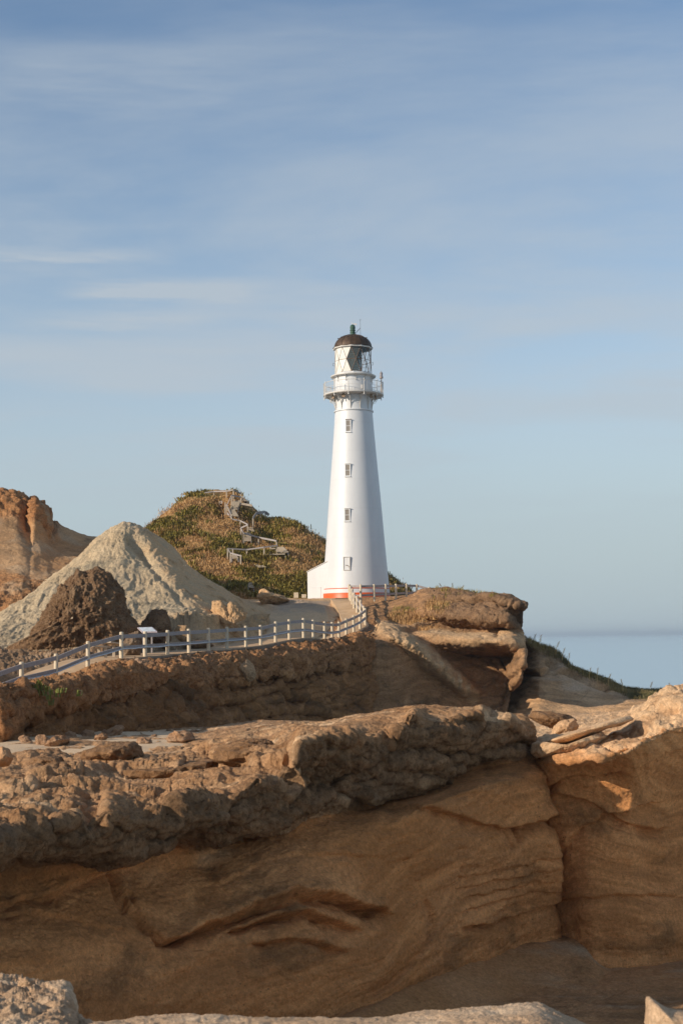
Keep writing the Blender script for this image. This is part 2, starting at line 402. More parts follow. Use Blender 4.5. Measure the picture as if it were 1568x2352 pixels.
HILLG = rock_mat('grass_hill_soil', (0.36, 0.20, 0.08), (0.50, 0.30, 0.12), (0.20, 0.165, 0.045), (0.30, 0.22, 0.07), (0.38, 0.22, 0.1), rs=0.5, strata=0.1)

# ------------------------------------------------------------------ path (needed to cut the ground below it)
K = 1568 / 2731
PF = [(-60, 2815, 48), (87, 2758, 52), (225.5, 2731, 55.5), (352, 2675.5, 57.8), (486, 2635, 60), (580.6, 2626, 62.5), (671, 2618.5, 65), (757, 2611, 67.6),
      (835, 2602.4, 70.2), (908, 2596.7, 72.6), (984, 2588, 75), (1043, 2580.4, 77.2), (1101.7, 2568.6, 79.2), (1157.5, 2558, 81), (1213.8, 2551.4, 83),
      (1252.8, 2554, 85), (1298, 2560, 87), (1328.6, 2561, 88.8), (1355.4, 2553, 90.4), (1384.9, 2542, 92), (1414.7, 2530, 93.6), (1440, 2515, 95.2), (1461, 2499, 97),
      (1456, 2487, 98.6), (1441, 2466, 100), (1428, 2448, 101.2), (1416, 2432, 102.6), (1408, 2416, 104), (1402, 2404, 105.4), (1397.5, 2398, 107)]
front = np.array([src(*p) for p in PF])
tn = np.gradient(front[:, :2], axis=0)
for _ in range(2): tn[1:-1] = (tn[:-2] + tn[1:-1] + tn[2:]) / 3
tn /= np.linalg.norm(tn, axis=1)[:, None]
nrm = np.stack([-tn[:, 1], tn[:, 0]], 1)               # to the left of travel = away from the edge
wid = np.full(len(front), 2.3)
back = front.copy(); back[:, :2] += nrm * wid[:, None]
# past the bend the far edge is fixed by the ramp to the tower
fix = {20: (1352, 2512, 96.0), 21: (1362, 2497, 97.5), 22: (1366, 2482, 99), 23: (1362, 2468, 100.3), 24: (1356, 2452, 101.6), 25: (1349, 2438, 103), 26: (1342, 2424, 104.2), 27: (1334, 2412, 105.4), 28: (1328, 2402, 106.6), 29: (1322, 2396, 108.5)}
for k, v in fix.items(): back[k] = src(*v)
for k in (17, 18, 19):
    a = (k - 16) / 4.0; back[k, :2] = (1 - a) * back[k, :2] + a * (back[20, :2] - (front[20, :2] - front[k, :2]) * 0.8)
PC = (front + back) / 2
def cut_path(P, drop=0.10, half=1.55):
    Q = P.reshape(-1, 3)
    m = (Q[:, 1] > 44) & (Q[:, 1] < 111) & (Q[:, 0] > -20) & (Q[:, 0] < 6)
    q = Q[m]; best = np.full(len(q), 1e9); z = np.full(len(q), 1e9)
    for a, b in zip(PC[:-1], PC[1:]):
        d = b - a; L = d[0] ** 2 + d[1] ** 2
        t = np.clip(((q[:, 0] - a[0]) * d[0] + (q[:, 1] - a[1]) * d[1]) / L, 0, 1)
        e = np.hypot(q[:, 0] - a[0] - t * d[0], q[:, 1] - a[1] - t * d[1]); k = e < best
        best = np.where(k, e, best); z = np.where(k, a[2] + t * d[2], z)
    lim = z - drop + np.maximum(best - half, 0) * 0.9
    q[:, 2] = np.where(best < half + 1.2, np.minimum(q[:, 2], lim), q[:, 2])
    Q[m] = q
    return Q.reshape(P.shape)
LB = src(1424, 2387, 120)                               # centre of the lighthouse base
def cut_base(P):
    r = np.hypot(P[..., 0] - LB[0], P[..., 1] - LB[1])
    P[..., 2] = np.where(r < 4.5, np.minimum(P[..., 2], LB[2] + 0.02 + 0.25 * np.maximum(r - 3.0, 0)), P[..., 2])
    return P

# ------------------------------------------------------------------ displacement styles
def crusty(Q, amp, s, seed=0.0):
    """knobbly pitted crust, returns scalar"""
    wv = np.stack([fbm(Q, s * 1.7, 2, off=3), fbm(Q, s * 1.7, 2, off=9), fbm(Q, s * 1.7, 2, off=17)], -1)
    a = fbm(Q, s * 0.45, 4, 0.6, off=seed)
    f1, f2 = worley(Q + 0.22 / s * wv, s, off=seed)
    g1, g2 = worley(Q + 0.10 / s * wv, s * 2.6, off=seed + 5)
    h = 0.8 * a + 0.38 * np.clip((f2 - f1) * 2.2, 0, 0.7) - 0.2 + 0.30 * np.clip((g2 - g1) * 1.6, 0, .5) - 0.75 * np.exp(-(g1 / 0.30) ** 2)
    return amp * (h + 0.55 * fbm(Q, s * 1.9, 5, 0.66, ridge=True, off=seed) + 0.25 * fbm(Q, s * 8, 3, 0.7, off=seed))
def strat(Q, amp, sz, tilt=(0, 0), seed=0.0):
    """bedding: steps that follow gently tilted planes"""
    R = Q.copy(); R[..., 2] = Q[..., 2] + Q[..., 0] * tilt[0] + Q[..., 1] * tilt[1] + 0.18 * fbm(Q, 0.5, 3, off=seed) + 0.9 * fbm(Q, 0.13, 2, off=seed + 2)
    R = R * np.array([0.12, 0.12, 1.0]) * sz + seed
    v = fbm(R, 1.0, 4, 0.6)
    return amp * np.tanh(v * 3.0)

# ------------------------------------------------------------------ near cliff
A = [
 (-260, [(-260,2800,15),(-260,2500,15.2),(-260,2400,15.4),(-260,2300,15.6),(-260,2200,15.7),(-260,2110,15.8),(-260,2065,15.8),(-260,2040,14.9),(-260,1985,15.2),(-260,1920,17),(-260,1850,20.3),(-260,1790,25),(-260,1745,30),(-260,1700,37)]),
 (0, [(2560,17.5),(2380,17.6),(2290,17.8),(2200,18.0),(2120,18.3),(2045,18.4),(2005,18.4),(1975,17.4),(1922,17.7),(1876,19.3),(1820,22.5),(1770,27),(1732,31),(1690,38)]),
 (150, [(2510,18.4),(2350,18.6),(2260,18.8),(2180,19.0),(2100,19.3),(2020,19.4),(1980,19.5),(1955,18.4),(1895,18.8),(1862,20.4),(1810,23.3),(1763,28),(1728,32),(1685,39.5)]),
 (300, [(2460,19.5),(2310,19.7),(2225,19.9),(2150,20.2),(2080,20.3),(2010,20.5),(1968,20.6),(1945,19.4),(1884,19.8),(1850,21.5),(1800,24.5),(1755,29),(1722,33.5),(1680,41)]),
 (470, [(2420,20.6),(2285,20.8),(2200,21.0),(2120,21.2),(2050,21.5),(1985,21.7),(1945,21.7),(1922,20.8),(1862,21.1),(1825,23),(1768,27),(1730,31),(1703,35),(1670,43)]),
 (600, [(2395,21.1),(2262,21.3),(2175,21.6),(2095,21.8),(2015,22.0),(1945,22.3),(1905,22.4),(1885,21.8),(1812,22.1),(1775,24),(1715,27.5),(1690,31),(1675,36),(1660,46)]),
 (680, [(2380,21.4),(2245,21.7),(2155,21.9),(2070,22.2),(1990,22.4),(1925,22.7),(1890,22.8),(1868,22.3),(1790,22.8),(1735,24.2),(1680,26.5),(1675,30),(1674,36),(1657,48)]),
 (850, [(2345,22.4),(2200,22.9),(2110,23.3),(2030,23.5),(1950,23.6),(1885,23.9),(1850,24.1),(1832,23.9),(1712,24.4),(1682,25),(1648,26.5),(1660,29),(1685,34),(1658,50)]),
 (950, [(2305,23.7),(2175,23.9),(2085,24.1),(2005,24.2),(1920,24.3),(1860,24.4),(1822,24.5),(1800,24.4),(1690,25.1),(1664,25.6),(1631,26.8),(1660,29),(1690,34),(1655,53)]),
 (1040, [(2262,24.8),(2145,24.9),(2050,25.1),(1965,25.0),(1890,25.0),(1825,25.1),(1785,25.4),(1765,25.3),(1668,25.8),(1650,26.2),(1631,27),(1665,29),(1692,34),(1650,57)]),
 (1110, [(2228,25.7),(2130,25.6),(2040,25.6),(1950,25.5),(1872,25.5),(1805,25.6),(1762,25.9),(1742,25.9),(1650,26.4),(1640,26.9),(1632,27.5),(1675,29.5),(1698,34),(1650,60)]),
 (1160, [(2208,26.3),(2122,26.2),(2045,26.0),(1955,25.8),(1870,25.8),(1795,25.9),(1752,26.3),(1732,26.4),(1680,26.8),(1668,27.2),(1655,27.8),(1690,29.8),(1705,34),(1650,61)]),
 (1205, [(2190,26.9),(2115,26.7),(2048,26.5),(1958,26.3),(1870,26.3),(1790,26.5),(1745,26.8),(1722,27.0),(1690,27.2),(1672,27.6),(1656,28.3),(1700,30),(1712,34),(1650,62)]),
 (1250, [(1305,2176,27.4),(1272,2095,27.6),(1280,2030,27.2),(1273,1950,27.0),(1261,1862,27.0),(1248,1795,27.2),(1230,1742,27.5),(1223,1722,27.7),(1222,1703,27.9),(1222,1697,28.2),(1221,1690,28.8),(1225,1712,30.5),(1225,1722,34),(1225,1650,64)]),
 (1262, [(1322,2176,28.2),(1268,2095,29.2),(1270,2030,29.2),(1262,1950,29.2),(1250,1862,29.2),(1238,1795,29.2),(1222,1742,29.2),(1214,1722,29.2),(1213,1706,29.4),(1213,1705,29.5),(1213,1705,30),(1218,1720,31.5),(1220,1730,34.5),(1228,1650,65)]),
 (1275, [(1335,2176,29.4),(1275,2095,31),(1272,2030,31.5),(1264,1950,31.5),(1252,1862,31.5),(1240,1795,31.5),(1225,1742,31.5),(1218,1730,31.5),(1218,1722,31.7),(1218,1722,32),(1218,1722,32.5),(1222,1730,33),(1223,1735,35.5),(1232,1655,66)]),
]
def redo(cols, ks, fn):
    out = []
    for x, kn in cols:
        kn = [k if len(k) == 3 else (x, *k) for k in kn]
        for k in ks: kn[k] = (*kn[k][:2], fn(kn[k][0], kn[k][1], kn, k))
        out.append((x, kn))
    return out
A = [(x, kn) for x, kn in A]
for x, kn in A:
    if x <= 700:
        pass
    for k, dd in ((7, 0.22), (6, 1.5 if x < 620 else 0.75)):
        q = kn[k]; kn[k] = (*q[:-1], kn[8][-1] + dd * (1 if x < 1150 else .4))
    if x < 900:
        for k, dd in ((5, 0.75), (4, 0.35)): kn[k] = (*kn[k][:-1], kn[k][-1] + dd * min(1, (900 - x) / 200))
    if x >= 850: kn[0] = (*kn[0][:-2], kn[0][-2] + 70, kn[0][-1])
    if x <= 700:
        for k, f_ in ((10, 1.04), (11, 1.14), (12, 1.27), (13, 1.38)):
            q = kn[k]; kn[k] = (*q[:-1], q[-1] * f_)
def densify(cols, edge, k, lift=()):
    xs = sorted(set([c[0] for c in cols] + [e[0] for e in edge])); X = [c[0] for c in cols]
    KN = np.array([c[1] if len(c[1][0]) == 3 else [(c[0], *q) for q in c[1]] for c in cols], float)
    out = []
    for x in xs:
        j = int(np.clip(np.searchsorted(X, x) - 1, 0, len(X) - 2)); f = (x - X[j]) / (X[j + 1] - X[j]); kn = KN[j] * (1 - f) + KN[j + 1] * f
        if edge[0][0] <= x <= edge[-1][0]:
            y = np.interp(x, [e[0] for e in edge], [e[1] for e in edge]); d = y - kn[k][1]
            kn[k][1] = y; kn[k - 1][1] = max(kn[k - 1][1], y + 18); kn[k - 2][1] = max(kn[k - 2][1], kn[k - 1][1] + 14)
            kn[k + 1][1] = min(kn[k + 1][1] + 0.5 * d, y - 8)
        out.append((x, [tuple(q) for q in kn]))
    return out
A = [(x, [(k if len(k) == 3 else (x, *k)) for k in kn]) for x, kn in A]
A = densify(A, [(0, 1926), (60, 1915), (110, 1903), (162, 1884), (185, 1890), (205, 1913), (228, 1908), (247, 1866), (295, 1884), (340, 1893), (392, 1890), (409, 1852), (470, 1838), (538, 1828), (590, 1797), (640, 1812), (664, 1816), (678, 1752), (690, 1708), (750, 1700), (812, 1694), (850, 1712), (884, 1708), (925, 1668), (950, 1642), (985, 1672), (1036, 1662), (1075, 1646), (1103, 1642), (1125, 1668), (1160, 1664), (1205, 1692)], 8)
def wobble(Q, px, py, a, sc_):
    return px + a * fbm(Q, sc_, 5, .6, off=3), py + a * fbm(Q, sc_, 5, .6, off=33)
def d_near(Q, N, U, V, px, py):
    face = ss(V, 6.2, 5.2); crust = ss(V, 5.6, 6.6); top = ss(V, 8.0, 9.0)
    X, Y = wobble(Q, px, py, 26, 0.8)
    vary = 0.45 + 0.9 * ss(fbm(Q, 0.7, 3, off=13), -0.3, 0.4)
    s = 0.20 * fbm(Q, 0.28, 3, off=4) + 0.09 * fbm(Q, 0.9, 4, off=8)
    s += strat(Q, 0.045, 1.8, (-0.10, 0.03), 3.1) * vary
    L = 0
    L = L + ledge(X, Y, [(-300, 2120), (0, 2066), (120, 2045), (260, 1995), (300, 1985)], 22, 0.12)
    L = L + ledge(X, Y, [(-300, 2160), (0, 2080), (150, 2100), (280, 2120)], 16, 0.06)
    L = L + ledge(X, Y, [(300, 2060), (330, 2105), (385, 2155), (440, 2145)], 13, 0.12) + groove(X, Y, [(300, 2050), (330, 2105), (385, 2155), (420, 2152)], 4, 0.08)
    L = L + ledge(X, Y, [(440, 2145), (520, 2118), (590, 2080), (680, 2048), (760, 2060), (860, 2090)], 30, 0.30)
    L = L + ledge(X, Y, [(560, 2130), (640, 2098), (720, 2095), (800, 2130)], 24, 0.22) + ledge(X, Y, [(600, 2165), (680, 2150), (790, 2180)], 18, 0.12)
    L = L + ledge(X, Y, [(900, 1850), (1000, 1850), (1060, 1875), (1150, 1900), (1255, 1880)], 26, 0.20)
    L = L + ledge(X, Y, [(520, 2020), (620, 1985), (760, 1960), (880, 1965)], 16, 0.05)
    L = L + ledge(X, Y, [(985, 2075), (1000, 2130), (975, 2190), (930, 2230), (860, 2290)], 14, 0.10)
    L = L + ledge(X, Y, [(1080, 2120), (1170, 2110), (1240, 2085), (1280, 2060)], 18, 0.14)
    for yy in (1975, 2000, 2025, 2050): L = L + ledge(X, Y, [(1060, yy + 40), (1150, yy + 14), (1290, yy - 8)], 9, 0.05)
    L = L + groove(px, py, [(285, 1930), (272, 1990), (268, 2030), (290, 2080)], 9, 0.10)
    L = L + groove(px, py, [(1175, 1915), (1180, 1945)], 5, 0.12) + groove(px, py, [(1205, 1900), (1200, 1935)], 5, 0.12)
    P = Q + N * ((s + L * vary) * face)[..., None]
    AN_ = np.array([0.8, 0.8, 1.7])
    patch = ss(fbm(Q, 0.45, 3, off=71), -0.25, 0.15)
    slab_ = ss(px, 690, 760) * ss(px, 1130, 1040)
    b1, b2 = worley(Q * np.array([.6, .6, 1.4]) + 0.3 * fbm(Q, 1.0, 3, off=55)[..., None], 0.75, 2.0)
    c = 0.38 * fbm(Q * AN_, 0.55, 4, 0.55, off=2) - 0.22 * np.exp(-((b2 - b1) / 0.10) ** 2) + strat(Q, 0.20, 1.7, (-0.10, 0.0), 1.0) * (0.4 + 0.6 * patch)
    k = crust * (1 - top)
    P = P + N * (c * k)[..., None]
    t = top * ss(V, 13.0, 12.6)
    far = ss(V, 11, 12.4)
    left = ss(px, 760, 560)
    R = Q * np.array([1.0, 1.0, 0.0])
    h = 0.07 * fbm(Q, 0.4, 4, 0.55, ridge=True, off=2)
    w_ = 0.35 * fbm(R, 0.9, 4, 0.6, off=41)[..., None]
    for sx2, sy2, am, of, sh in ((0.10, 0.42, 0.11, 5.3, 16), (0.20, 0.95, 0.07, 9.1, 14), (0.4, 1.9, 0.035, 2.1, 10)):
        st = fbm((R + w_) * np.array([sx2, sy2, 0]), 1.0, 4, 0.5, off=of)
        h = h + am * np.tanh(st * sh) * left
    h = h * (1 - 0.35 * far) + 0.10 * far * fbm(R, 0.9, 4, .6, ridge=True, off=66)
    for ln, am in BEDS:
        d, sg = seg_dist(px + 10 * fbm(R, 1.2, 3, off=6), py + 4 * fbm(R, 1.5, 3, off=7), ln)
        h = h + am * (1 - ss(sg, -2, 3)) * np.exp(-(d / 42) ** 2) - 0.35 * am * ss(sg, -1, 3) * np.exp(-(d / 22) ** 2)
    P[..., 2] += h * t
    return P
BEDS = [([(255, 1793), (330, 1797), (410, 1794), (440, 1773), (510, 1778), (560, 1762)], 0.15), ([(-40, 1842), (0, 1838), (60, 1835), (130, 1815), (180, 1812)], 0.13), ([(185, 1752), (290, 1744), (318, 1736)], 0.11),
        ([(500, 1764), (560, 1768), (650, 1772), (678, 1746)], 0.17), ([(70, 1760), (110, 1758), (150, 1752)], 0.10), ([(100, 1870), (150, 1858), (200, 1850)], 0.08), ([(330, 1850), (380, 1842), (430, 1820), (520, 1808)], 0.08)]
def pits(Q, s, r, off=0.0):
    f1, _ = worley(Q, s, off=off); return np.exp(-(f1 / r) ** 2)
def t_near(Q, V, px, py):
    n = fbm(Q, 0.9, 3, off=20)
    cm = ss(V + 0.5 * n, 5.7, 6.4) * ss(V, 13.2, 12.7)
    patch = 0.35 + 0.65 * ss(fbm(Q, 0.5, 3, off=71), -0.25, 0.2)
    slab_ = ss(px, 690, 760) * ss(px, 1130, 1040) * ss(V, 8.3, 8.9)
    edge_ = 0
    for ln, am in BEDS:
        edge_ = np.maximum(edge_, np.exp(-(seg_dist(px, py, ln)[0] / 16) ** 2))
    R = Q * np.array([1., 1., 0.]); w_ = 0.35 * fbm(R, 0.9, 4, 0.6, off=41)[..., None]
    edge_ = np.maximum(edge_, 0.8 * np.exp(-(fbm((R + w_) * np.array([.10, .42, 0]), 1.0, 4, 0.5, off=5.3) * 9) ** 2))
    shelf = ss(V, 8.35, 9.0)
    patch = patch * (1 - shelf) + shelf * np.clip(0.05 + 0.9 * edge_ + 0.25 * ss(patch, .6, .9), 0, 1) * (1 - ss(V, 11, 12))
    c = crusty(Q * np.array([.85, .85, 1.5]), 0.21, 1.5, 2.0) * (0.25 * (1 - shelf) + 0.75 * patch) * (1 - 0.55 * slab_) + 0.035 * fbm(Q, 5, 4, .68, ridge=True)
    f = 0.050 * fbm(Q * np.array([1, 1, 1.8]), 2.2, 5, 0.66, off=1) + 0.020 * fbm(Q * np.array([1, 1, 1.5]), 7, 4, 0.7, ridge=True) + strat(Q, 0.018, 6, (-0.16, 0.03), 6) * ss(fbm(Q, .8, 3, off=77), -.1, .3)
    f -= 0.07 * pits(Q, 1.1, 0.05, 4) + 0.03 * pits(Q, 2.5, 0.10, 8) * patch
    return c * cm + f * (1 - cm)
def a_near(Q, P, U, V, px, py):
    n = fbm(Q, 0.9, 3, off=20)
    crust = ss(V + 0.5 * n, 5.7, 6.5) * (1 - 0.30 * ss(V, 7.9, 8.5))  # real crust, darkened to put the lip's shade into the colour
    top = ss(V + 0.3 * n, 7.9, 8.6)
    pale = top * (0.22 + 0.78 * ss(fbm(Q * np.array([0.4, 1.5, 1]), 0.6, 5, .6, off=31), 0.0, 0.30))  # pale patches, plus sunlight on the shelf top put into the colour
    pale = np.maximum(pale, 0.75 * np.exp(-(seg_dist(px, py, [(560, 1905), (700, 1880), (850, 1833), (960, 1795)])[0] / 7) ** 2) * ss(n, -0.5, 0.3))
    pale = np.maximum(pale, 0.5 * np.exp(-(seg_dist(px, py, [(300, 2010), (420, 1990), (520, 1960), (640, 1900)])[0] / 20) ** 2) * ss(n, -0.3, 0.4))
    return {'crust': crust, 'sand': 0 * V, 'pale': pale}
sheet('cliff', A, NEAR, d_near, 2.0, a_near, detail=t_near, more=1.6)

# sand lying in the hollow behind the ledges
Bs = [(-260, [(1800,25),(1768,31),(1733,39),(1706,47),(1690,54)]), (0, [(1800,25),(1765,31),(1731,39.5),(1704,48),(1686,55)]), (300, [(1795,25.5),(1760,31.5),(1728,40),(1702,49),(1683,57)]),
      (480, [(1790,26.0),(1756,32),(1722,41),(1697,51),(1680,60)]), (640, [(1790,26.5),(1754,32.5),(1718,42),(1692,53),(1675,64)]), (760, [(1795,27),(1754,33),(1716,43),(1690,55),(1672,68)])]
def d_sand(Q, N, U, V, px, py):
    P = Q.copy(); P[..., 2] += 0.27 + 0.15 * fbm(Q, 0.35, 4, off=12) + 0.008 * fbm(Q, 6, 2) - 0.02 - 1.1 * ss(px, 560, 700) - 0.35 * ss(V, 1.6, 0.9); return P
sheet('sand', Bs, NEAR, d_sand, 3.0, lambda Q, P, U, V, px, py: {'crust': 0 * V, 'sand': 0 * V + 1, 'pale': 0 * V})

# ------------------------------------------------------------------ right rock mass
Bm = [
 (1195, [(1195,2172,30),(1195,2100,30.5),(1195,1980,30.5),(1195,1880,30.3),(1195,1800,30),(1195,1755,29.6),(1195,1745,29.4),(1195,1725,29.8),(1195,1715,30.6),(1195,1725,32),(1195,1700,38),(1195,1650,60)]),
 (1256, [(1298,2176,27.8),(1266,2100,27.8),(1262,1980,27.9),(1256,1880,27.8),(1246,1800,27.8),(1238,1765,27.8),(1232,1746,28.0),(1230,1724,28.4),(1230,1706,29.4),(1232,1712,32),(1236,1695,38),(1238,1650,60)]),
 (1290, [(1316,2190,27.6),(1292,2100,27.6),(1292,1980,27.7),(1284,1880,27.6),(1278,1800,27.4),(1274,1768,27.1),(1272,1748,26.9),(1272,1722,27.6),(1272,1700,29.2),(1274,1708,32),(1280,1690,38),(1280,1648,58)]),
 (1370, [(2213,26.8),(2105,27.1),(1985,27.3),(1880,27.4),(1805,27.3),(1765,27.0),(1742,26.2),(1712,27.0),(1680,29),(1690,32),(1675,38),(1640,55)]),
 (1440, [(2210,26.9),(2105,27.2),(1985,27.4),(1880,27.4),(1805,27.1),(1755,26.5),(1722,26.2),(1690,27.2),(1640,29.4),(1650,32),(1660,38),(1630,52)]),
 (1500, [(2208,27.1),(2105,27.5),(1985,27.9),(1880,27.9),(1800,27.6),(1735,26.9),(1695,26.5),(1650,27.4),(1602,29.4),(1620,32),(1640,38),(1620,50)]),
 (1570, [(2208,27.4),(2105,28.0),(1985,28.4),(1880,28.6),(1790,28.3),(1715,27.4),(1672,27.0),(1625,27.8),(1572,29.4),(1600,32),(1630,38),(1610,48)]),
 (1760, [(2210,28.2),(2105,28.9),(1985,29.4),(1880,29.5),(1780,29.2),(1700,28.4),(1650,28.0),(1600,28.9),(1545,30.5),(1580,33),(1610,38),(1600,46)]),
]
Bm = [(x, [(k if len(k) == 3 else (x, *k)) for k in kn]) for x, kn in Bm]
for x, kn in Bm: kn[0] = (kn[0][0], kn[0][1] + 90, kn[0][2])
def d_right(Q, N, U, V, px, py):
    face = ss(V, 6.0, 4.8); X, Y = wobble(Q, px, py, 26, 0.8)
    vary = 0.4 + 0.9 * ss(fbm(Q, 0.7, 3, off=15), -0.3, 0.4)
    s = 0.26 * fbm(Q, 0.35, 3, off=14) + 0.12 * fbm(Q, 1.0, 4, off=8)
    s += strat(Q, 0.05, 1.8, (0.05, 0), 13.1) * vary
    L = ledge(X, Y, [(1290, 1960), (1330, 1900), (1400, 1860), (1480, 1845)], 26, 0.22) + ledge(X, Y, [(1280, 2070), (1400, 2050), (1600, 2065)], 20, 0.10)
    L = L + ledge(X, Y, [(1270, 1800), (1340, 1770), (1440, 1768), (1600, 1700)], 16, 0.14) + ledge(X, Y, [(1300, 1830), (1360, 1840), (1420, 1880), (1500, 1900)], 22, 0.16)
    P = Q + N * ((s + L * vary) * face)[..., None]
    c = 0.22 * fbm(Q, 0.7, 4, 0.55, off=6) + strat(Q, 0.13, 2.2, (0.12, 0.0), 2.0)
    return P + N * (c * (1 - face) * ss(V, 11, 10.5))[..., None]
def t_right(Q, V, px, py):
    cm = ss(V, 4.9, 6.0); patch = 0.25 + 0.75 * ss(fbm(Q, 0.5, 3, off=73), -0.2, 0.25)
    c = crusty(Q * np.array([.9, .9, 1.4]), 0.12, 1.7, 4.0) * patch
    f = 0.07 * fbm(Q, 1.8, 5, 0.66, off=1) + 0.022 * fbm(Q, 7, 4, 0.7, ridge=True) + strat(Q, 0.010, 7, (0.05, 0.0), 6) * patch - 0.04 * pits(Q, 1.6, 0.08, 4)
    return c * cm + f * (1 - 0.5 * cm)
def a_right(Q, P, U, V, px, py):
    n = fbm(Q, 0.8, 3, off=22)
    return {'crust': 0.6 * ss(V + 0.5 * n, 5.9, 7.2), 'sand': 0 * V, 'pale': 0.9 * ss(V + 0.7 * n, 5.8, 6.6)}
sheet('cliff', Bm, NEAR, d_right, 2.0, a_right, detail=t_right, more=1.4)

# ------------------------------------------------------------------ basin floor (one sheet)
Fl = [(x, [(2700, 15), (2420, 21.5), (2300, 24.6), (2235, 26.6), (2195, 28.1), (2150, 30.0), (2120, 32)]) for x in (-400, 300, 700, 1000, 1200, 1400, 1600, 1900)]
def d_floor(Q, N, U, V, px, py):
    P = Q.copy(); P[..., 2] += 0.07 * fbm(Q, 0.6, 4, off=3) + 0.05 * fbm(Q * np.array([1, 2.2, 1]), 1.6, 6, .62, ridge=True) + 0.015 * fbm(Q, 8, 3, .6) + 0.45 * ss(seg_dist(px, py, [(780, 2420), (1040, 2280), (1180, 2222), (1330, 2200)])[0], 75, 0); return P
def a_floor(Q, P, U, V, px, py):
    return {'crust': 0 * V, 'sand': 0 * V, 'pale': ss(fbm(Q * np.array([0.5, 1.6, 1]), 0.9, 4, 0.6, off=40), 0.0, 0.45) * ss(px, 1000, 1300)}
sheet('basin_floor', Fl, FLOOR, d_floor, 3.0, a_floor)

# ------------------------------------------------------------------ mid cliff below the path
C = [
 (-260, [(1770,33),(1730,36),(1700,38),(1672,39),(1655,39.5),(1645,38.5),(1605,47),(1600,49),(1598,52),(1590,55),(1570,60),(1545,69)]),
 (0, [(1745,35),(1702,39),(1660,41),(1628,42.5),(1608,43),(1600,42),(1582,43),(1578,46),(1585,49.5),(1575,53.5),(1545,58),(1520,68)]),
 (60, [(1740,36),(1700,40),(1660,43),(1622,44.5),(1603,45),(1594,44),(1578,45.5),(1577,48.5),(1588,52.5),(1570,56),(1540,60),(1515,70)]),
 (130, [(1730,37.5),(1694,42),(1652,45),(1616,47),(1600,47.5),(1592,46.5),(1582,47.8),(1578,51.2),(1576,55),(1553,58),(1530,62),(1505,72)]),
 (200, [(1722,39),(1684,43.5),(1640,47.5),(1602,49.5),(1588,50),(1578,49),(1563,50.5),(1552,53.8),(1546,57.5),(1530,60),(1515,65),(1495,74)]),
 (250, [(1715,40),(1672,45),(1628,49.5),(1592,51.5),(1580,52),(1566,50.8),(1548,52.5),(1538,55.8),(1532,58.9),(1517,62),(1505,67),(1490,75)]),
 (340, [(1710,42),(1668,47),(1625,52),(1596,54.5),(1582,55.5),(1570,54),(1545,55.5),(1530,59),(1520,62.5),(1506,66),(1495,70),(1478,78)]),
 (430, [(1706,43.5),(1664,49),(1622,55.5),(1592,58.2),(1572,59),(1558,57.8),(1537,59.5),(1522,63),(1512,66.8),(1499,70),(1486,75),(1468,82)]),
 (520, [(1703,45),(1660,51.5),(1618,59),(1585,63),(1560,64),(1548,62.5),(1528,64.5),(1514,68),(1505,71.5),(1493,75),(1478,80),(1460,86)]),
 (600, [(1700,46),(1656,54),(1612,63),(1578,68),(1553,69.5),(1540,68),(1520,70),(1504,74),(1495,77.7),(1483,81),(1465,86),(1448,92)]),
 (700, [(1696,48),(1650,57),(1602,67),(1562,73),(1530,75),(1518,73.5),(1500,75.5),(1486,79),(1478,82.3),(1468,86),(1450,91),(1430,98)]),
 (780, [(1694,50),(1645,60),(1598,70.5),(1552,78.5),(1520,81.5),(1506,80),(1486,82),(1477,85.5),(1479,89.3),(1468,93),(1440,97),(1420,102)]),
 (830, [(1692,51),(1642,62),(1598,73),(1550,81.5),(1515,85),(1500,84),(1474,86.5),(1465,90),(1462,93.5),(1450,97),(1425,100),(1410,104)]),
 (862, [(1692,52),(1642,63),(1600,74),(1552,82.5),(1520,86.5),(1505,86.5),(1478,89),(1470,92),(1458,95.5),(1440,98.5),(1420,101),(1408,105)]),
 (920, [(1692,53),(1645,63.5),(1606,74),(1562,82.5),(1532,87),(1515,89),(1492,91.5),(1480,94),(1470,97),(1455,100),(1435,103),(1415,108)]),
 (1000, [(1692,55),(1650,64),(1618,73),(1585,80.5),(1560,86),(1540,90),(1520,94),(1505,97),(1495,100),(1480,103),(1465,106),(1450,112)]),
 (1080, [(1694,57),(1660,64),(1640,71),(1620,78),(1600,84),(1580,90),(1565,95),(1550,99),(1540,102),(1530,105),(1520,110),(1510,118)]),
 (1200, [(1700,58),(1680,64),(1665,71),(1650,78),(1640,84),(1630,90),(1625,95),(1620,99),(1615,102),(1610,105),(1605,110),(1600,118)]),
]
def _dm(x, y, kn, k):
    t_ = min(1, max(0, (x - 850) / 120)); L = kn[6][2]
    a = [-2.4, -1.5, -0.8, 0.0, 0.5, -0.9][k]; b = [-8, -6, -4.5, -3, -1.8, -0.8][k]
    return L + a * (1 - t_) + b * t_
C = redo(C, range(6), _dm)
_cy = lambda x: np.interp(x, [0, 60, 130, 200, 250, 285, 340, 430, 520, 600, 700, 780, 840], [1665, 1640, 1612, 1604, 1600, 1625, 1590, 1572, 1562, 1556, 1540, 1524, 1510])
C2 = []
for x, kn in C:
    if x < 850:
        kn = list(kn); y5 = float(_cy(x)); kn[5] = (kn[5][0], y5 if x < 300 else max(kn[5][1], y5), kn[5][2]); kn[4] = (kn[4][0], kn[5][1] + 12, kn[4][2]); kn[3] = (kn[3][0], max(kn[3][1], kn[4][1] + 10), kn[3][2]); kn[2] = (kn[2][0], max(kn[2][1], kn[3][1] + 14), kn[2][2])
        kn[1] = (kn[1][0], max(kn[1][1], kn[2][1] + 14), kn[1][2]); kn[0] = (kn[0][0], max(kn[0][1], kn[1][1] + 14), kn[0][2])
    C2.append((x, kn))
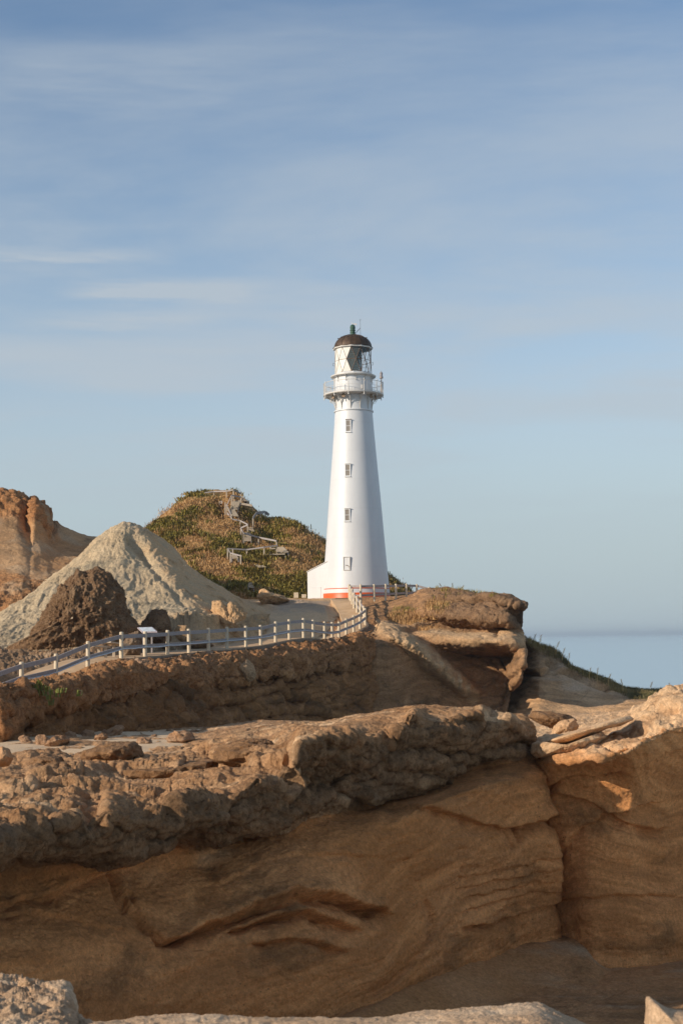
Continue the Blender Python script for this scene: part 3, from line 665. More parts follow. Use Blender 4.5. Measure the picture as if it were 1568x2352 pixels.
C = [(x, [(k[0], k[1] + (110 if x >= 1080 else 0), k[2]) for k in kn]) for x, kn in C2]
C = [(x, [(k[0], k[1], k[2] + (max(0, x - 880) * 0.03 if i_ < 7 else 0)) for i_, k in enumerate(kn)]) for x, kn in C]
def d_mid(Q, N, U, V, px, py):
    face = ss(V, 4.6, 3.6); topm = ss(V, 6.4, 7.4)
    X, Y = wobble(Q, px, py, 12, 0.4)
    right = ss(px, 850, 900)
    s = 0.8 * fbm(Q, 0.16, 3, off=24) + 0.40 * fbm(Q, 0.45, 4, off=28)
    s += strat(Q, 0.25, 0.9, (-0.05, 0), 1.1)
    s += ledge(X, Y, [(430, 1640), (500, 1615), (560, 1600), (640, 1580), (700, 1600)], 12, 0.6) + ledge(X, Y, [(330, 1650), (380, 1600), (470, 1620)], 10, 0.3)
    s += ledge(X, Y, [(600, 1640), (700, 1630), (820, 1650)], 12, 0.5)
    P = Q + N * (s * face * (1 - 0.45 * right) * ss(V, 0, .5))[..., None]
    c = 0.75 * fbm(Q, 0.4, 4, 0.55, off=9) + strat(Q, 0.25, 0.9, (0, 0), 3)
    k = (1 - face) * (1 - topm)
    P = P + N * (c * k * (1 - 0.55 * right))[..., None]
    P[..., 2] += (0.10 * fbm(Q, 0.6, 4) + 0.12 * np.tanh(8 * fbm(Q * np.array([.3, .9, 0]), 1, 3, off=4))) * topm * (1 - 0.7 * ss(V, 9, 10))
    return P
def t_mid(Q, V, px, py):
    right = ss(px, 850, 900); cm = ss(V + 0.8 * fbm(Q, 0.35, 3, off=20), 3.9, 4.8)
    c = crusty(Q, 0.46, 0.85, 9.0) * (1 - 0.5 * right) * (1 - 0.45 * ss(V, 8, 9))
    f = 0.20 * fbm(Q, 1.1, 5, 0.65, ridge=True, off=5) + 0.14 * fbm(Q * np.array([1.2, 1.2, .4]), 1.6, 5, 0.65, ridge=True) + strat(Q, 0.06, 3, (0.1, 0), 4) + crusty(Q, 0.16, 1.0, 5)
    return (c * cm + f * (1 - cm))
def a_mid(Q, P, U, V, px, py):
    n = fbm(Q, 0.35, 3, off=20)
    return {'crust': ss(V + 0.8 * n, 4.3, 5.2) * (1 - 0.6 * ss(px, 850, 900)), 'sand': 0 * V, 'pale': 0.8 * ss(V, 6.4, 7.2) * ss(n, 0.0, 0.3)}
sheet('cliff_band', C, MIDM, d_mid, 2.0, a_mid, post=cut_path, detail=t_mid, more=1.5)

# ------------------------------------------------------------------ headland right of the tower
Dh = [
 (770, [(1700,70),(1640,78),(1580,86),(1530,92),(1500,95),(1460,99),(1440,101),(1425,103),(1412,105),(1400,107),(1388,110),(1376,114),(1374,122),(1374,140),(1700,190)]),
 (832, [(1690,72),(1630,80),(1570,88),(1515,93),(1480,96),(1452,98),(1435,100),(1420,102),(1408,104),(1398,106),(1388,109),(1376,113),(1372,122),(1372,140),(1700,190)]),
 (880, [(1680,72),(1620,80),(1560,86),(1505,91),(1472,94),(1446,97),(1432,99),(1418,101),(1404,103),(1394,105),(1384,107),(1374,111),(1370,122),(1370,140),(1700,190)]),
 (930, [(1676,71),(1618,78),(1560,84),(1515,88),(1482,91.5),(1462,95),(1444,98),(1424,100),(1408,101.5),(1394,103),(1382,105),(1372,108),(1368,120),(1368,138),(1700,190)]),
 (985, [(1672,70),(1622,76),(1570,81),(1525,85.5),(1492,89),(1466,93),(1448,97),(1428,98.5),(1405,99.5),(1386,100.5),(1368,102),(1356,106),(1354,118),(1356,136),(1700,190)]),
 (1040, [(1668,69),(1626,74.5),(1578,79),(1530,84),(1498,87.5),(1470,92),(1454,96.5),(1436,97.5),(1412,97.8),(1388,98.2),(1370,99.5),(1356,103),(1360,116),(1364,134),(1700,190)]),
 (1100, [(1665,68),(1632,73),(1590,77.5),(1545,82.5),(1506,86.5),(1474,91),(1456,95.5),(1440,96),(1418,95.8),(1392,95.8),(1374,96.5),(1365,100),(1370,114),(1376,130),(1700,190)]),
 (1150, [(1152,1660,68),(1150,1628,72),(1150,1598,76),(1158,1550,82),(1160,1510,86.5),(1158,1476,90.5),(1160,1456,94),(1160,1442,94.5),(1160,1424,94.6),(1155,1400,94.2),(1158,1379,94),(1160,1370,97),(1162,1378,110),(1170,1390,125),(1150,1700,190)]),
 (1185, [(1160,1655,70),(1164,1622,74),(1172,1590,78),(1196,1550,84),(1203,1512,89),(1200,1488,92),(1196,1462,95),(1190,1446,96),(1176,1432,96.5),(1166,1412,97.0),(1204,1394,93.5),(1205,1383,95),(1196,1396,108),(1200,1410,120),(1160,1700,190)]),
 (1200, [(1160,1655,76),(1160,1622,80),(1166,1590,84),(1188,1550,89),(1198,1512,94),(1196,1488,97),(1192,1462,100),(1186,1446,101),(1172,1432,101),(1166,1414,101),(1200,1400,99),(1203,1392,101),(1186,1402,110),(1184,1415,120),(1160,1700,190)]),
]
Dh = [(x, [(k if len(k) == 3 else (x, *k)) for k in kn]) for x, kn in Dh]
for x, kn in Dh:
    f_ = min(1, max(0, (x - 930) / 70))
    for k, dd in ((8, -1.6), (7, 1.0), (6, 0.6)): kn[k] = (kn[k][0], kn[k][1], kn[k][2] + dd * f_)
Dh = redo(Dh, range(5), lambda x, y, kn, k: min(88.5 + 0.030 * max(0, x - 860), 95.0) * 1.0 + [-3.4, -2.2, -1.4, -0.7, 0.3][k] if 700 < x < 1175 else kn[4][2] + [-4, -3, -2, -1, 0][k])
def d_head(Q, N, U, V, px, py):
    wob = 7 * fbm(Q, 0.3, 3); X = px + wob; Y = py + wob
    up = ss(V, 6.3, 7.2) * ss(V, 12, 11); top = ss(V, 10.7, 11.3)
    s = 0.45 * fbm(Q, 0.16, 3, off=44) + 0.18 * fbm(Q, 0.6, 4, off=48) + 0.05 * fbm(Q, 2.5, 3, 0.6, ridge=True)
    s += strat(Q, 0.16, 2.2, (0.02, 0), 5.5) * up * ss(px, 920, 1000) + strat(Q, 0.10, 1.0, (0.35, 0), 2.5) * (1 - up)
    s += ledge(X, Y, [(985, 1382), (1060, 1374), (1130, 1380), (1190, 1392)], 9, 0.8) * ss(px, 960, 1020)
    s += ledge(X, Y, [(930, 1452), (1000, 1440), (1080, 1442), (1140, 1455)], 8, 0.5)
    s += groove(X, Y, [(1145, 1510), (1165, 1545), (1165, 1580), (1150, 1620)], 5, 0.3)
    s += ledge(X, Y, [(1130, 1520), (1170, 1560), (1200, 1530)], 8, 0.25)
    s = s * ss(V, 0, 0.5)
    P = Q + N * (s * (1 - 0.75 * top))[..., None]
    # the long sunlit rib running down the face
    d, sg = seg_dist(X, Y, [(885, 1450), (915, 1466), (960, 1498), (1020, 1542), (1086, 1602)])
    rib = np.exp(-(d / 17) ** 3) * (1.0 + 0.35 * fbm(Q, 1.2, 4, 0.6, ridge=True)) * ss(px, 850, 880) * ss(py, 1612, 1585)
    P[..., 1] -= 1.5 * rib; P[..., 0] -= 0.2 * rib; P[..., 2] += 0.2 * rib
    return P
def a_head(Q, P, U, V, px, py):
    n = fbm(Q, 0.3, 4, off=21)
    led = ss(V, 4.6, 5.3) * ss(V, 6.6, 6.1) * ss(px, 930, 980)
    rb = np.exp(-(seg_dist(px, py, [(868, 1446), (905, 1462), (960, 1500), (1020, 1545), (1086, 1602)])[0] / 16) ** 4)  # sunlit yellow of the rib painted in as pale
    sandy = ss(V + n, 4.3, 5.0) * ss(V, 6.5, 5.8) * ss(px, 960, 900) * 0.8
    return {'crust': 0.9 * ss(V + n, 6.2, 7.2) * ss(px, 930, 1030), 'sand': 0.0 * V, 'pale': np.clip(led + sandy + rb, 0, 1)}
def t_head(Q, V, px, py):
    top = ss(V, 10.7, 11.3); r_ = ss(px, 900, 980)
    return (crusty(Q, 0.30, 0.9, 9.0) * ss(V, 6.8, 7.8) * r_ * (1 - .4 * ss(V, 9.5, 10.5)) + 0.06 * crusty(Q, 1, 1.2, 2) + 0.10 * fbm(Q, 1.2, 5, 0.65, ridge=True, off=5) + strat(Q, 0.05, 4, (0.05, 0), 4) * r_ + 0.03 * fbm(Q, 5, 3, .6)) * (1 - 0.7 * top)
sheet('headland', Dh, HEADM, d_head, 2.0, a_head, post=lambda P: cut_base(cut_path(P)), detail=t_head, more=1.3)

# ------------------------------------------------------------------ shaded slope to the right, with a grassy ridge
E = [
 (1090, [(1760,45),(1700,54),(1655,62),(1630,68),(1600,76),(1570,85),(1540,93),(1500,101),(1480,106),(1475,112),(1700,190)]),
 (1180, [(1760,45),(1700,53),(1652,61),(1628,67),(1598,75),(1566,84),(1535,92),(1495,99),(1468,104),(1464,110),(1700,190)]),
 (1240, [(1750,44),(1695,52),(1648,60),(1622,66),(1590,73),(1562,80),(1532,86),(1505,91),(1486,95),(1484,101),(1700,190)]),
 (1275, [(1745,44),(1692,51),(1645,59),(1620,64),(1592,70),(1566,76),(1542,81),(1516,86),(1500,89),(1499,95),(1700,190)]),
 (1320, [(1740,43),(1688,50),(1640,57),(1616,62),(1594,67),(1574,72),(1558,76),(1546,79),(1540,82),(1541,88),(1700,190)]),
 (1380, [(1735,42),(1682,48),(1632,55),(1614,59),(1598,63),(1584,67),(1574,70),(1566,73),(1562,76),(1564,82),(1700,190)]),
 (1450, [(1730,41),(1672,47),(1622,53),(1612,56),(1604,59),(1597,62),(1591,65),(1587,68),(1585,71),(1588,77),(1700,190)]),
 (1570, [(1720,40),(1660,46),(1618,52),(1610,55),(1604,58),(1599,61),(1595,64),(1592,67),(1590,70),(1594,76),(1700,190)]),
 (1760, [(1710,40),(1650,46),(1615,52),(1608,55),(1602,58),(1597,61),(1593,64),(1590,67),(1588,70),(1592,76),(1700,190)]),
]
E = [(x, [(k if len(k) == 3 else (x, *k)) for k in kn]) for x, kn in E]
for x, kn in E:
    for k in (8, 9): kn[k] = (*kn[k][:2], {8: 98, 9: 104}[k] + 0.012 * (x - 1200))
_E0 = None
E = redo(E, range(8), lambda x, y, kn, k: kn[8][2] + [-24, -18, -13, -10, -7, -5, -3, -1.2][k] * 0.8 + (12 if x < 1100 else 5 if x < 1200 else 0))
def d_slope(Q, N, U, V, px, py):
    wob = 6 * fbm(Q, 0.3, 3); X = px + wob; Y = py + wob
    s = 0.35 * fbm(Q, 0.15, 3, off=54) + 0.10 * fbm(Q, 0.6, 4, off=58) + strat(Q, 0.09, 1.6, (0.10, 0), 7.5) + 0.03 * fbm(Q, 3, 3)
    s += 0.04 * fbm(Q, 1.5, 5, 0.65, ridge=True) + ledge(X, Y, [(1200, 1545), (1270, 1535), (1330, 1552), (1390, 1575)], 8, 0.5) + groove(X, Y, [(1262, 1525), (1275, 1537)], 9, 0.7)
    return Q + N * (s * ss(V, 10, 9))[..., None]
sheet('hill_slope', E, SLOPE, d_slope, 2.2, lambda Q, P, U, V, px, py: {'crust': 0.85 * ss(V + 1.2 * fbm(Q, 0.3, 3), 6.2, 7.2), 'sand': 0 * V, 'pale': ss(fbm(Q * np.array([.4, .4, 2]), 0.4, 4, off=4), 0.1, 0.4)})

# ------------------------------------------------------------------ ground behind the path, up to the tower
Gk = [
 (-260, [(1600,46),(1560,52),(1520,60),(1490,70),(1460,84),(1430,100),(1410,125),(1400,150)]),
 (0, [(1585,50),(1545,56),(1515,62),(1490,70),(1460,84),(1430,100),(1410,125),(1400,150)]),
 (150, [(1565,54),(1525,60),(1500,65),(1480,72),(1450,84),(1425,100),(1405,125),(1395,150)]),
 (300, [(1524,60),(1504,64),(1490,67),(1470,73),(1440,85),(1415,98),(1395,125),(1385,150)]),
 (420, [(1510,66),(1496,70),(1480,74),(1452,82),(1420,92),(1385,102),(1378,125),(1370,150)]),
 (480, [(1505,69),(1492,73),(1470,78),(1435,87),(1398,96),(1368,104),(1372,125),(1365,150)]),
 (540, [(1499,72.5),(1484,77),(1458,83),(1430,90),(1400,97),(1380,104),(1374,122),(1367,150)]),
 (600, [(1490,77.5),(1476,81.5),(1450,88),(1425,95),(1405,101),(1393,107),(1378,116),(1370,150)]),
 (700, [(1476,82),(1462,87),(1441,92),(1420,98),(1400,103),(1388,108),(1376,115),(1371,150)]),
 (755, [(1478,87),(1464,92),(1444,95.5),(1422,100),(1402,104),(1386,108),(1375,114),(1371,150)]),
 (800, [(1478,91),(1462,94.5),(1444,98),(1422,101),(1402,105),(1386,109),(1374.5,114),(1371,150)]),
 (850, [(1465,93),(1450,96),(1436,99),(1420,102),(1402,106),(1386,110),(1374,114.5),(1371,150)]),
]
def d_ground(Q, N, U, V, px, py):
    P = Q.copy()
    rough = ss(px, 560, 470) * ss(V, 5, 3.5)
    P[..., 2] += 0.10 * fbm(Q, 0.4, 4, off=62) + 0.02 * fbm(Q, 2.5, 3) + crusty(Q, 0.35, 0.9, 6.0) * rough - 0.02
    # low cut bank beside the ramp
    d, s = seg_dist(px, py, [(640, 1378), (700, 1385), (745, 1398), (752, 1420), (700, 1408), (630, 1400), (610, 1385), (640, 1378)])
    P[..., 2] += 0.15 * np.exp(-(d / 6) ** 2) * (1 + fbm(Q, 2, 3))
    return P
def a_ground(Q, P, U, V, px, py):
    n = fbm(Q, 0.4, 4, off=27)
    grav = ss(px, 610, 650) * ss(py, 1376, 1384) * ss(py, 1416, 1404) * ss(px, 765, 750)
    return {'crust': ss(px + 60 * n, 520, 440) * ss(V, 4.6, 3.8), 'sand': 0.55 * ss(px + 40 * n, 520, 570) * ss(V, 5.5, 3.0), 'pale': grav}
sheet('ground', Gk, GROUND, d_ground, 2.2, a_ground, post=lambda P: cut_base(cut_path(P, 0.10, 1.4)))

# ------------------------------------------------------------------ white cone hill
Hw = [
 (-260, [(1560,62),(1530,66),(1505,70),(1490,74),(1480,78),(1478,84),(1500,100)]),
 (-60, [(1545,62),(1515,66),(1490,70),(1465,75),(1450,80),(1448,88),(1480,105)]),
 (0, [(1535,63),(1505,67),(1475,71),(1440,76),(1418,81),(1412,89),(1450,108)]),
 (60, [(1525,64),(1495,68),(1460,73),(1415,79),(1385,84),(1378,92),(1430,112)]),
 (120, [(1515,65),(1485,69),(1440,75),(1385,82),(1335,88),(1328,94),(1410,115)]),
 (180, [(1508,66),(1475,70),(1420,77),(1350,85),(1290,91.5),(1284,96),(1390,118)]),
 (235, [(1502,67),(1468,71),(1405,78),(1320,86.5),(1245,93),(1238,98),(1380,120)]),
 (285, [(1498,68),(1462,72),(1395,79.5),(1300,88),(1214,94.5),(1210,99),(1370,120)]),
 (335, [(1494,69),(1456,73),(1390,80.5),(1300,89),(1228,95),(1222,99),(1365,122)]),
 (385, [(1490,70.0),(1450,74.3),(1390,80.3),(1315,88),(1256,95.5),(1250,100),(1362,122)]),
 (430, [(1488,71),(1446,75.5),(1395,80.6),(1345,87),(1304,94.0),(1298,99.5),(1360,122)]),
 (470, [(1485,73),(1444,77),(1405,81.2),(1365,87.0),(1334,93.5),(1328,99.5),(1360,122)]),
 (520, [(1482,76),(1446,80),(1415,83.8),(1385,88.8),(1362,94.5),(1356,100.5),(1365,122)]),
 (560, [(1480,78.5),(1455,83),(1430,87),(1408,91.5),(1388,96.5),(1382,103),(1375,122)]),
 (610, [(1480,82),(1462,86),(1445,91),(1425,96),(1408,100),(1400,106),(1385,122)]),
]
def d_white(Q, N, U, V, px, py):
    # rills running down the slope
    wob = 0.6 * fbm(Q, 0.3, 2)
    r = fbm(np.stack([Q[..., 0] * 1.0 + wob + 0.25 * Q[..., 2], Q[..., 1] * 0.12, Q[..., 2] * 0.18], -1), 0.9, 4, 0.6, ridge=True, off=3)
    f1, f2 = worley(Q * np.array([1, 1, 0.7]), 1.5, off=2)
    r2 = fbm(np.stack([Q[..., 0] + wob + 0.25 * Q[..., 2], Q[..., 1] * 0.2, Q[..., 2] * 0.4], -1), 2.4, 3, 0.6, ridge=True, off=5)
    tn_ = ss(px - (py - 1210) * 0.72, 310, 350)
    s = 0.35 * fbm(Q, 0.16, 3, off=64) + (0.15 * r + 0.10 * r2 + 0.05 * (0.5 - f1)) * (1 - 0.7 * tn_) + 0.09 * fbm(Q, 2.2, 4, 0.62)
    X = px + 5 * fbm(Q, .3, 2); Y = py
    s += groove(X, Y, [(300, 1235), (330, 1270), (345, 1290)], 9, 0.45) + groove(X, Y, [(345, 1300), (390, 1345), (420, 1385)], 8, 0.2)
    # lumps of harder crust
    band = ss(py, 1408, 1430) * ss(px, 300, 360)
    s += band * (crusty(Q, 0.5, 0.9, 3.0) + 0.10)
    kn = ss(fbm(Q, 0.9, 3, off=80), 0.28, 0.45) * ss(px - (py - 1210) * 0.75, 260, 330) * 0.10
    s += kn
    return Q + N * (s * ss(V, 6, 5))[..., None]
def a_white(Q, P, U, V, px, py):
    n = fbm(Q, 0.4, 4, off=29)
    tan_ = np.maximum(ss(px - (py - 1210) * 0.72 + 45 * n, 292, 335), ss(V + 0.4 * n, 4.6, 5.0) * ss(px, 180, 240))
    kn = ss(fbm(Q, 0.9, 3, off=80), 0.25, 0.4) * ss(px - (py - 1210) * 0.75, 260, 330)
    band = ss(py + 12 * n, 1408, 1430) * ss(px, 300, 360) * 0.8
    return {'crust': np.clip(kn + band * (0.5 + n), 0, 1), 'sand': 0 * V, 'pale': tan_}
sheet('hill', Hw, WHITE, d_white, 2.0, a_white, post=lambda P: cut_path(P, 0.10, 1.4))

# ------------------------------------------------------------------ orange hill
Ho = [
 (-260, [(1540,74),(1490,78),(1430,83),(1360,90),(1290,97),(1220,103),(1160,107),(1095,111),(1090,116),(1500,150)]),
 (-40, [(1520,75),(1478,79),(1420,84),(1350,91),(1285,97),(1230,102),(1180,105),(1124,108),(1118,113),(1500,150)]),
 (5, [(1510,76),(1468,80),(1410,85),(1345,92),(1288,97),(1232,102),(1185,105),(1132,107.5),(1128,112),(1500,150)]),
 (38, [(1500,77),(1458,80),(1403,85.5),(1345,92),(1290,97),(1238,102),(1190,105),(1138,107.5),(1135,112),(1500,150)]),
 (60, [(1495,77.5),(1454,81),(1402,86),(1345,92.5),(1292,97.5),(1243,102.5),(1205,105.5),(1152,108),(1148,112),(1500,150)]),
 (70, [(1490,78),(1452,81.5),(1400,86.5),(1345,93),(1293,98),(1246,103),(1212,105),(1166,108.4),(1163,112),(1500,150)]),
 (76, [(1490,78),(1450,82),(1400,87),(1345,93),(1294,98),(1248,102.5),(1205,104),(1153,106.5),(1149,111),(1500,150)]),
 (92, [(1486,79),(1448,83),(1397,87.5),(1344,93.5),(1298,98.5),(1254,102.5),(1212,104.5),(1162,106.8),(1158,111),(1500,150)]),
 (108, [(1482,80),(1445,84),(1396,88),(1344,94),(1300,99),(1260,103),(1222,105.5),(1182,107.5),(1178,112),(1500,150)]),
 (117, [(1480,81),(1442,85),(1394,89),(1344,94.5),(1300,99.5),(1265,103),(1236,106),(1207,108.5),(1203,113),(1500,150)]),
 (146, [(1476,82.5),(1438,86.5),(1392,90.5),(1343,95.5),(1301,100.3),(1270,103.7),(1245,106.8),(1221,109.3),(1217,114),(1500,150)]),
 (205, [(1466,86),(1430,90),(1385,94),(1338,98),(1301,102),(1273,105.2),(1252,108),(1237,110.5),(1234,115.5),(1500,150)]),
 (245, [(1460,88),(1425,92),(1380,96),(1335,100),(1300,103),(1272,106),(1250,108.5),(1231,111),(1228,116),(1500,150)]),
 (290, [(1455,92),(1420,95),(1375,99),(1335,102),(1300,105),(1270,107.5),(1240,110),(1215,112.5),(1212,118),(1500,150)]),
 (360, [(1455,96),(1420,99),(1380,102),(1345,105),(1315,108),(1290,111),(1270,113),(1252,115),(1250,120),(1500,150)]),
]
def d_orange(Q, N, U, V, px, py):
    rough = ss(V, 5.6, 6.4) * ss(px, 150, 120); lowr = ss(V, 3.6, 2.6)
    s = 0.6 * fbm(Q, 0.14, 3, off=74) + 0.15 * fbm(Q, 0.6, 4, 0.6, off=78) + 0.06 * fbm(Q, 2.5, 3, 0.6)
    s += crusty(Q, 0.5, 0.6, 5.0) * rough + crusty(Q, 0.55, 0.7, 8.0) * lowr
    s += groove(px + 3 * fbm(Q, .3, 2), py, [(68, 1166), (60, 1190), (66, 1215)], 5, 0.35)
    return Q + N * (s * ss(V, 9, 8))[..., None]
def a_orange(Q, P, U, V, px, py):
    n = fbm(Q, 0.35, 4, off=39)
    return {'crust': np.maximum(ss(V + n, 5.6, 6.2) * ss(px, 150, 120), ss(V + n, 3.9, 3.0) * 0.8), 'sand': 0 * V, 'pale': 0.8 * ss(n, 0.05, 0.3)}
sheet('hill.001', Ho, ORANGE, d_orange, 2.2, a_orange)

# ------------------------------------------------------------------ grassy hill behind
Hg = [
 (250, [(1420,118),(1390,122),(1360,127),(1330,132),(1300,138),(1280,143),(1262,148),(1255,154),(1500,220)]),
 (320, [(1410,118),(1378,122),(1345,128),(1310,134),(1275,141),(1250,146),(1232,150),(1228,156),(1500,220)]),
 (355, [(1405,118),(1370,122),(1335,128),(1295,134),(1258,141),(1230,146),(1206,150),(1200,157),(1500,220)]),
 (420, [(1402,118),(1365,122),(1325,128),(1280,135),(1235,142),(1190,148),(1152,152),(1146,159),(1500,220)]),
 (470, [(1398,118),(1362,122),(1322,128),(1275,135),(1228,142),(1178,149),(1138,153),(1133,160),(1500,220)]),
 (535, [(1395,118),(1362,122),(1325,128),(1280,135),(1232,142),(1182,149),(1136,154),(1130,160),(1500,220)]),
 (572, [(1392,118),(1362,122),(1330,128),(1290,134),(1248,141),(1205,148),(1170,153),(1164,160),(1500,220)]),
 (615, [(1390,118),(1364,122),(1335,127),(1300,133),(1262,139),(1225,145),(1196,151),(1190,158),(1500,220)]),
 (655, [(1388,118),(1366,122),(1338,127),(1305,132),(1270,138),(1235,143),(1202,148),(1197,155),(1500,220)]),
 (700, [(1386,120),(1368,123),(1345,127),(1318,132),(1290,137),(1260,141),(1226,146),(1220,153),(1500,220)]),
 (750, [(1384,122),(1370,125),(1352,129),(1332,133),(1310,137),(1285,141),(1258,145),(1252,152),(1500,220)]),
 (850, [(1382,126),(1374,129),(1364,132),(1352,136),(1340,139),(1326,142),(1312,145),(1308,152),(1500,220)]),
 (940, [(1380,128),(1376,131),(1372,134),(1368,137),(1364,140),(1362,143),(1360,146),(1362,152),(1500,220)]),
]
def d_green(Q, N, U, V, px, py):
    s = 0.8 * fbm(Q, 0.12, 3, off=84) + 0.35 * fbm(Q, 0.5, 4, 0.6, off=88) + 0.10 * fbm(Q, 2, 3)
    s += groove(px, py, [(505, 1150), (508, 1185)], 9, 2.2) + groove(px, py, [(640, 1230), (600, 1215)], 14, 0.8)
    return Q + N * (s * ss(V, 8, 7) * ss(V, 0, 0.6))[..., None]
sheet('hill.002', Hg, HILLG, d_green, 3.0, lambda Q, P, U, V, px, py: {'crust': ss(1.1 * fbm(Q, 0.17, 4, 0.55, off=91), 0.0, 0.15), 'sand': 0 * V, 'pale': 0 * V})

# ------------------------------------------------------------------ near rocks at the bottom edge
Fr = [
 (-120, [(2420,5.0),(2330,6.2),(2270,7.2),(2248,7.8),(2262,8.6),(2400,9.2)]),
 (0, [(2420,5.0),(2330,6.2),(2280,7.1),(2256,7.6),(2268,8.4),(2400,9.0)]),
 (80, [(2420,5.0),(2340,6.1),(2290,6.9),(2262,7.4),(2280,8.2),(2400,8.8)]),
 (150, [(2430,5.0),(2350,6.0),(2305,6.7),(2272,7.1),(2300,7.7),(2420,8.4)]),
 (172, [(2440,5.0),(2380,5.9),(2350,6.4),(2335,6.8),(2370,7.2),(2460,8.0)]),
 (240, [(2450,4.9),(2400,5.3),(2370,5.8),(2350,6.2),(2370,6.7),(2460,7.6)]),
 (340, [(2450,4.9),(2390,5.4),(2360,5.9),(2338,6.4),(2355,7.0),(2450,7.8)]),
 (560, [(2450,4.9),(2390,5.4),(2360,5.9),(2338,6.4),(2352,7.0),(2450,7.8)]),
 (780, [(2450,4.9),(2390,5.4),(2360,5.9),(2342,6.4),(2358,7.0),(2450,7.8)]),
 (960, [(2450,4.9),(2385,5.4),(2355,5.9),(2332,6.4),(2350,7.0),(2450,7.8)]),
 (1100, [(2450,4.9),(2380,5.4),(2345,5.9),(2318,6.4),(2345,7.0),(2450,7.8)]),
 (1215, [(2450,4.9),(2380,5.4),(2340,5.9),(2306,6.4),(2340,7.0),(2450,7.8)]),
 (1290, [(2460,4.9),(2395,5.4),(2360,5.9),(2330,6.4),(2360,7.0),(2460,7.8)]),
 (1345, [(2480,4.9),(2420,5.4),(2385,5.9),(2362,6.3),(2395,6.8),(2480,7.8)]),
 (1480, [(2500,4.9),(2450,5.4),(2420,5.9),(2405,6.4),(2420,7.0),(2480,7.8)]),
 (1700, [(2500,4.9),(2450,5.4),(2420,5.9),(2405,6.4),(2420,7.0),(2480,7.8)]),
]
def d_fore(Q, N, U, V, px, py):
    L = ss(px, 260, 170)
    s = (0.035 * fbm(Q, 2.2, 4, off=94) + crusty(Q, 0.016, 6, 1)) * (1 - L) + (0.06 * fbm(Q, 2.5, 4, .55, off=5) + crusty(Q, 0.038, 5.0, 2.0) - 0.03 * pits(Q, 7, 0.3, 3) + 0.010 * fbm(Q, 16, 4, .65, ridge=True)) * L
    return Q + N * s[..., None]
sheet('near_rock', Fr, FORE, d_fore, 2.0, lambda Q, P, U, V, px, py: {'crust': 0.2 + 0.7 * ss(px, 260, 170), 'sand': 0 * V, 'pale': ss(fbm(Q, 1.5, 4, off=7), 0, .3)})

# ------------------------------------------------------------------ sea
m, t, b = new_mat('sea_water')
co = t.n('ShaderNodeTexCoord').outputs['Object']
b.inputs['Base Color'].default_value = (0.38, 0.50, 0.56, 1); b.inputs['Roughness'].default_value = 0.25; b.inputs['IOR'].default_value = 1.33
bp = t.n('ShaderNodeBump'); bp.inputs['Strength'].default_value = 0.6; bp.inputs['Distance'].default_value = 0.4
t.put(bp.inputs['Height'], t.noise(t.mapping(co, scale=(0.25, 0.6, 1)), 0.35, 6, 0.6)); t.put(b.inputs['Normal'], bp.outputs[0])
mb = MB(); mb.poly([(-40000, 40, -0.3), (40000, 40, -0.3), (40000, 50000, -0.3), (-40000, 50000, -0.3)])
tag(mb.build('sea', m), kind='structure')
# ------------------------------------------------------------------ path slab
CONC = flat_mat('path_concrete', (0.43, 0.28, 0.155), (0.54, 0.365, 0.215), 1.2, 0.9, 0.25, 0.01)
CURB = flat_mat('kerb_concrete', (0.19, 0.145, 0.105), (0.29, 0.23, 0.17), 2.5, 0.9, 0.5, 0.02)
def strip(name, A_, B_, dz, th, mat):
    n = len(A_); t_ = np.linspace(0, n - 1, (n - 1) * 4 + 1)
    A2 = pchip(A_, t_); B2 = pchip(B_, t_); m_ = len(A2)
    z = np.array([0, 0, dz]); zt = np.array([0, 0, dz - th])
    v = np.concatenate([A2 + z, B2 + z, A2 + zt, B2 + zt])
    f = []
    for i in range(m_ - 1):
        f += [(i, i + 1, m_ + i + 1, m_ + i), (2 * m_ + i, 2 * m_ + i + 1, i + 1, i), (m_ + i, m_ + i + 1, 3 * m_ + i + 1, 3 * m_ + i)]
    mb = MB(); mb.add(v, f); return mb.build(name, mat)
fo = front.copy(); fo[:, :2] -= nrm * 0.12
tag(strip('path', fo, back, 0.0, 0.45, CONC), kind='structure')
fo2 = fo.copy(); fo2[:, :2] -= nrm * 0.10
tag(strip('kerb', fo2[:24], (fo + (0, 0, 0))[:24], -0.03, 0.42, CURB), kind='structure')

# ------------------------------------------------------------------ wood
def wood_mat(name, a, b_, dark=(0.16, 0.14, 0.13)):
    m, t, b = new_mat(name); co = t.n('ShaderNodeTexCoord').outputs['Object']
    g = t.noise(t.mapping(co, scale=(3, 3, 3)), 3, 6, 0.7); g2 = t.noise(t.mapping(co, scale=(22, 22, 2)), 1.5, 4, 0.6)
    c = t.mix(t.ramp(g, 0.35, 0.7), a, b_); c = t.mix(t.math('MULTIPLY', t.ramp(g2, 0.55, 0.72), 0.5), c, dark)
    t.put(b.inputs['Base Color'], c); b.inputs['Roughness'].default_value = 0.85; b.inputs['Specular IOR Level'].default_value = 0.2
    bp = t.n('ShaderNodeBump'); bp.inputs['Strength'].default_value = 0.5; bp.inputs['Distance'].default_value = 0.01
    t.put(bp.inputs['Height'], g2); t.put(b.inputs['Normal'], bp.outputs[0]); return m
POST = wood_mat('pale_post_timber', (0.56, 0.46, 0.33), (0.68, 0.58, 0.43), (0.30, 0.24, 0.18))
RAIL = wood_mat('weathered_rail_timber', (0.29, 0.26, 0.25), (0.38, 0.34, 0.32), (0.17, 0.15, 0.15))
STAIRW = wood_mat('stair_timber', (0.42, 0.34, 0.25), (0.55, 0.46, 0.36), (0.22, 0.17, 0.12))
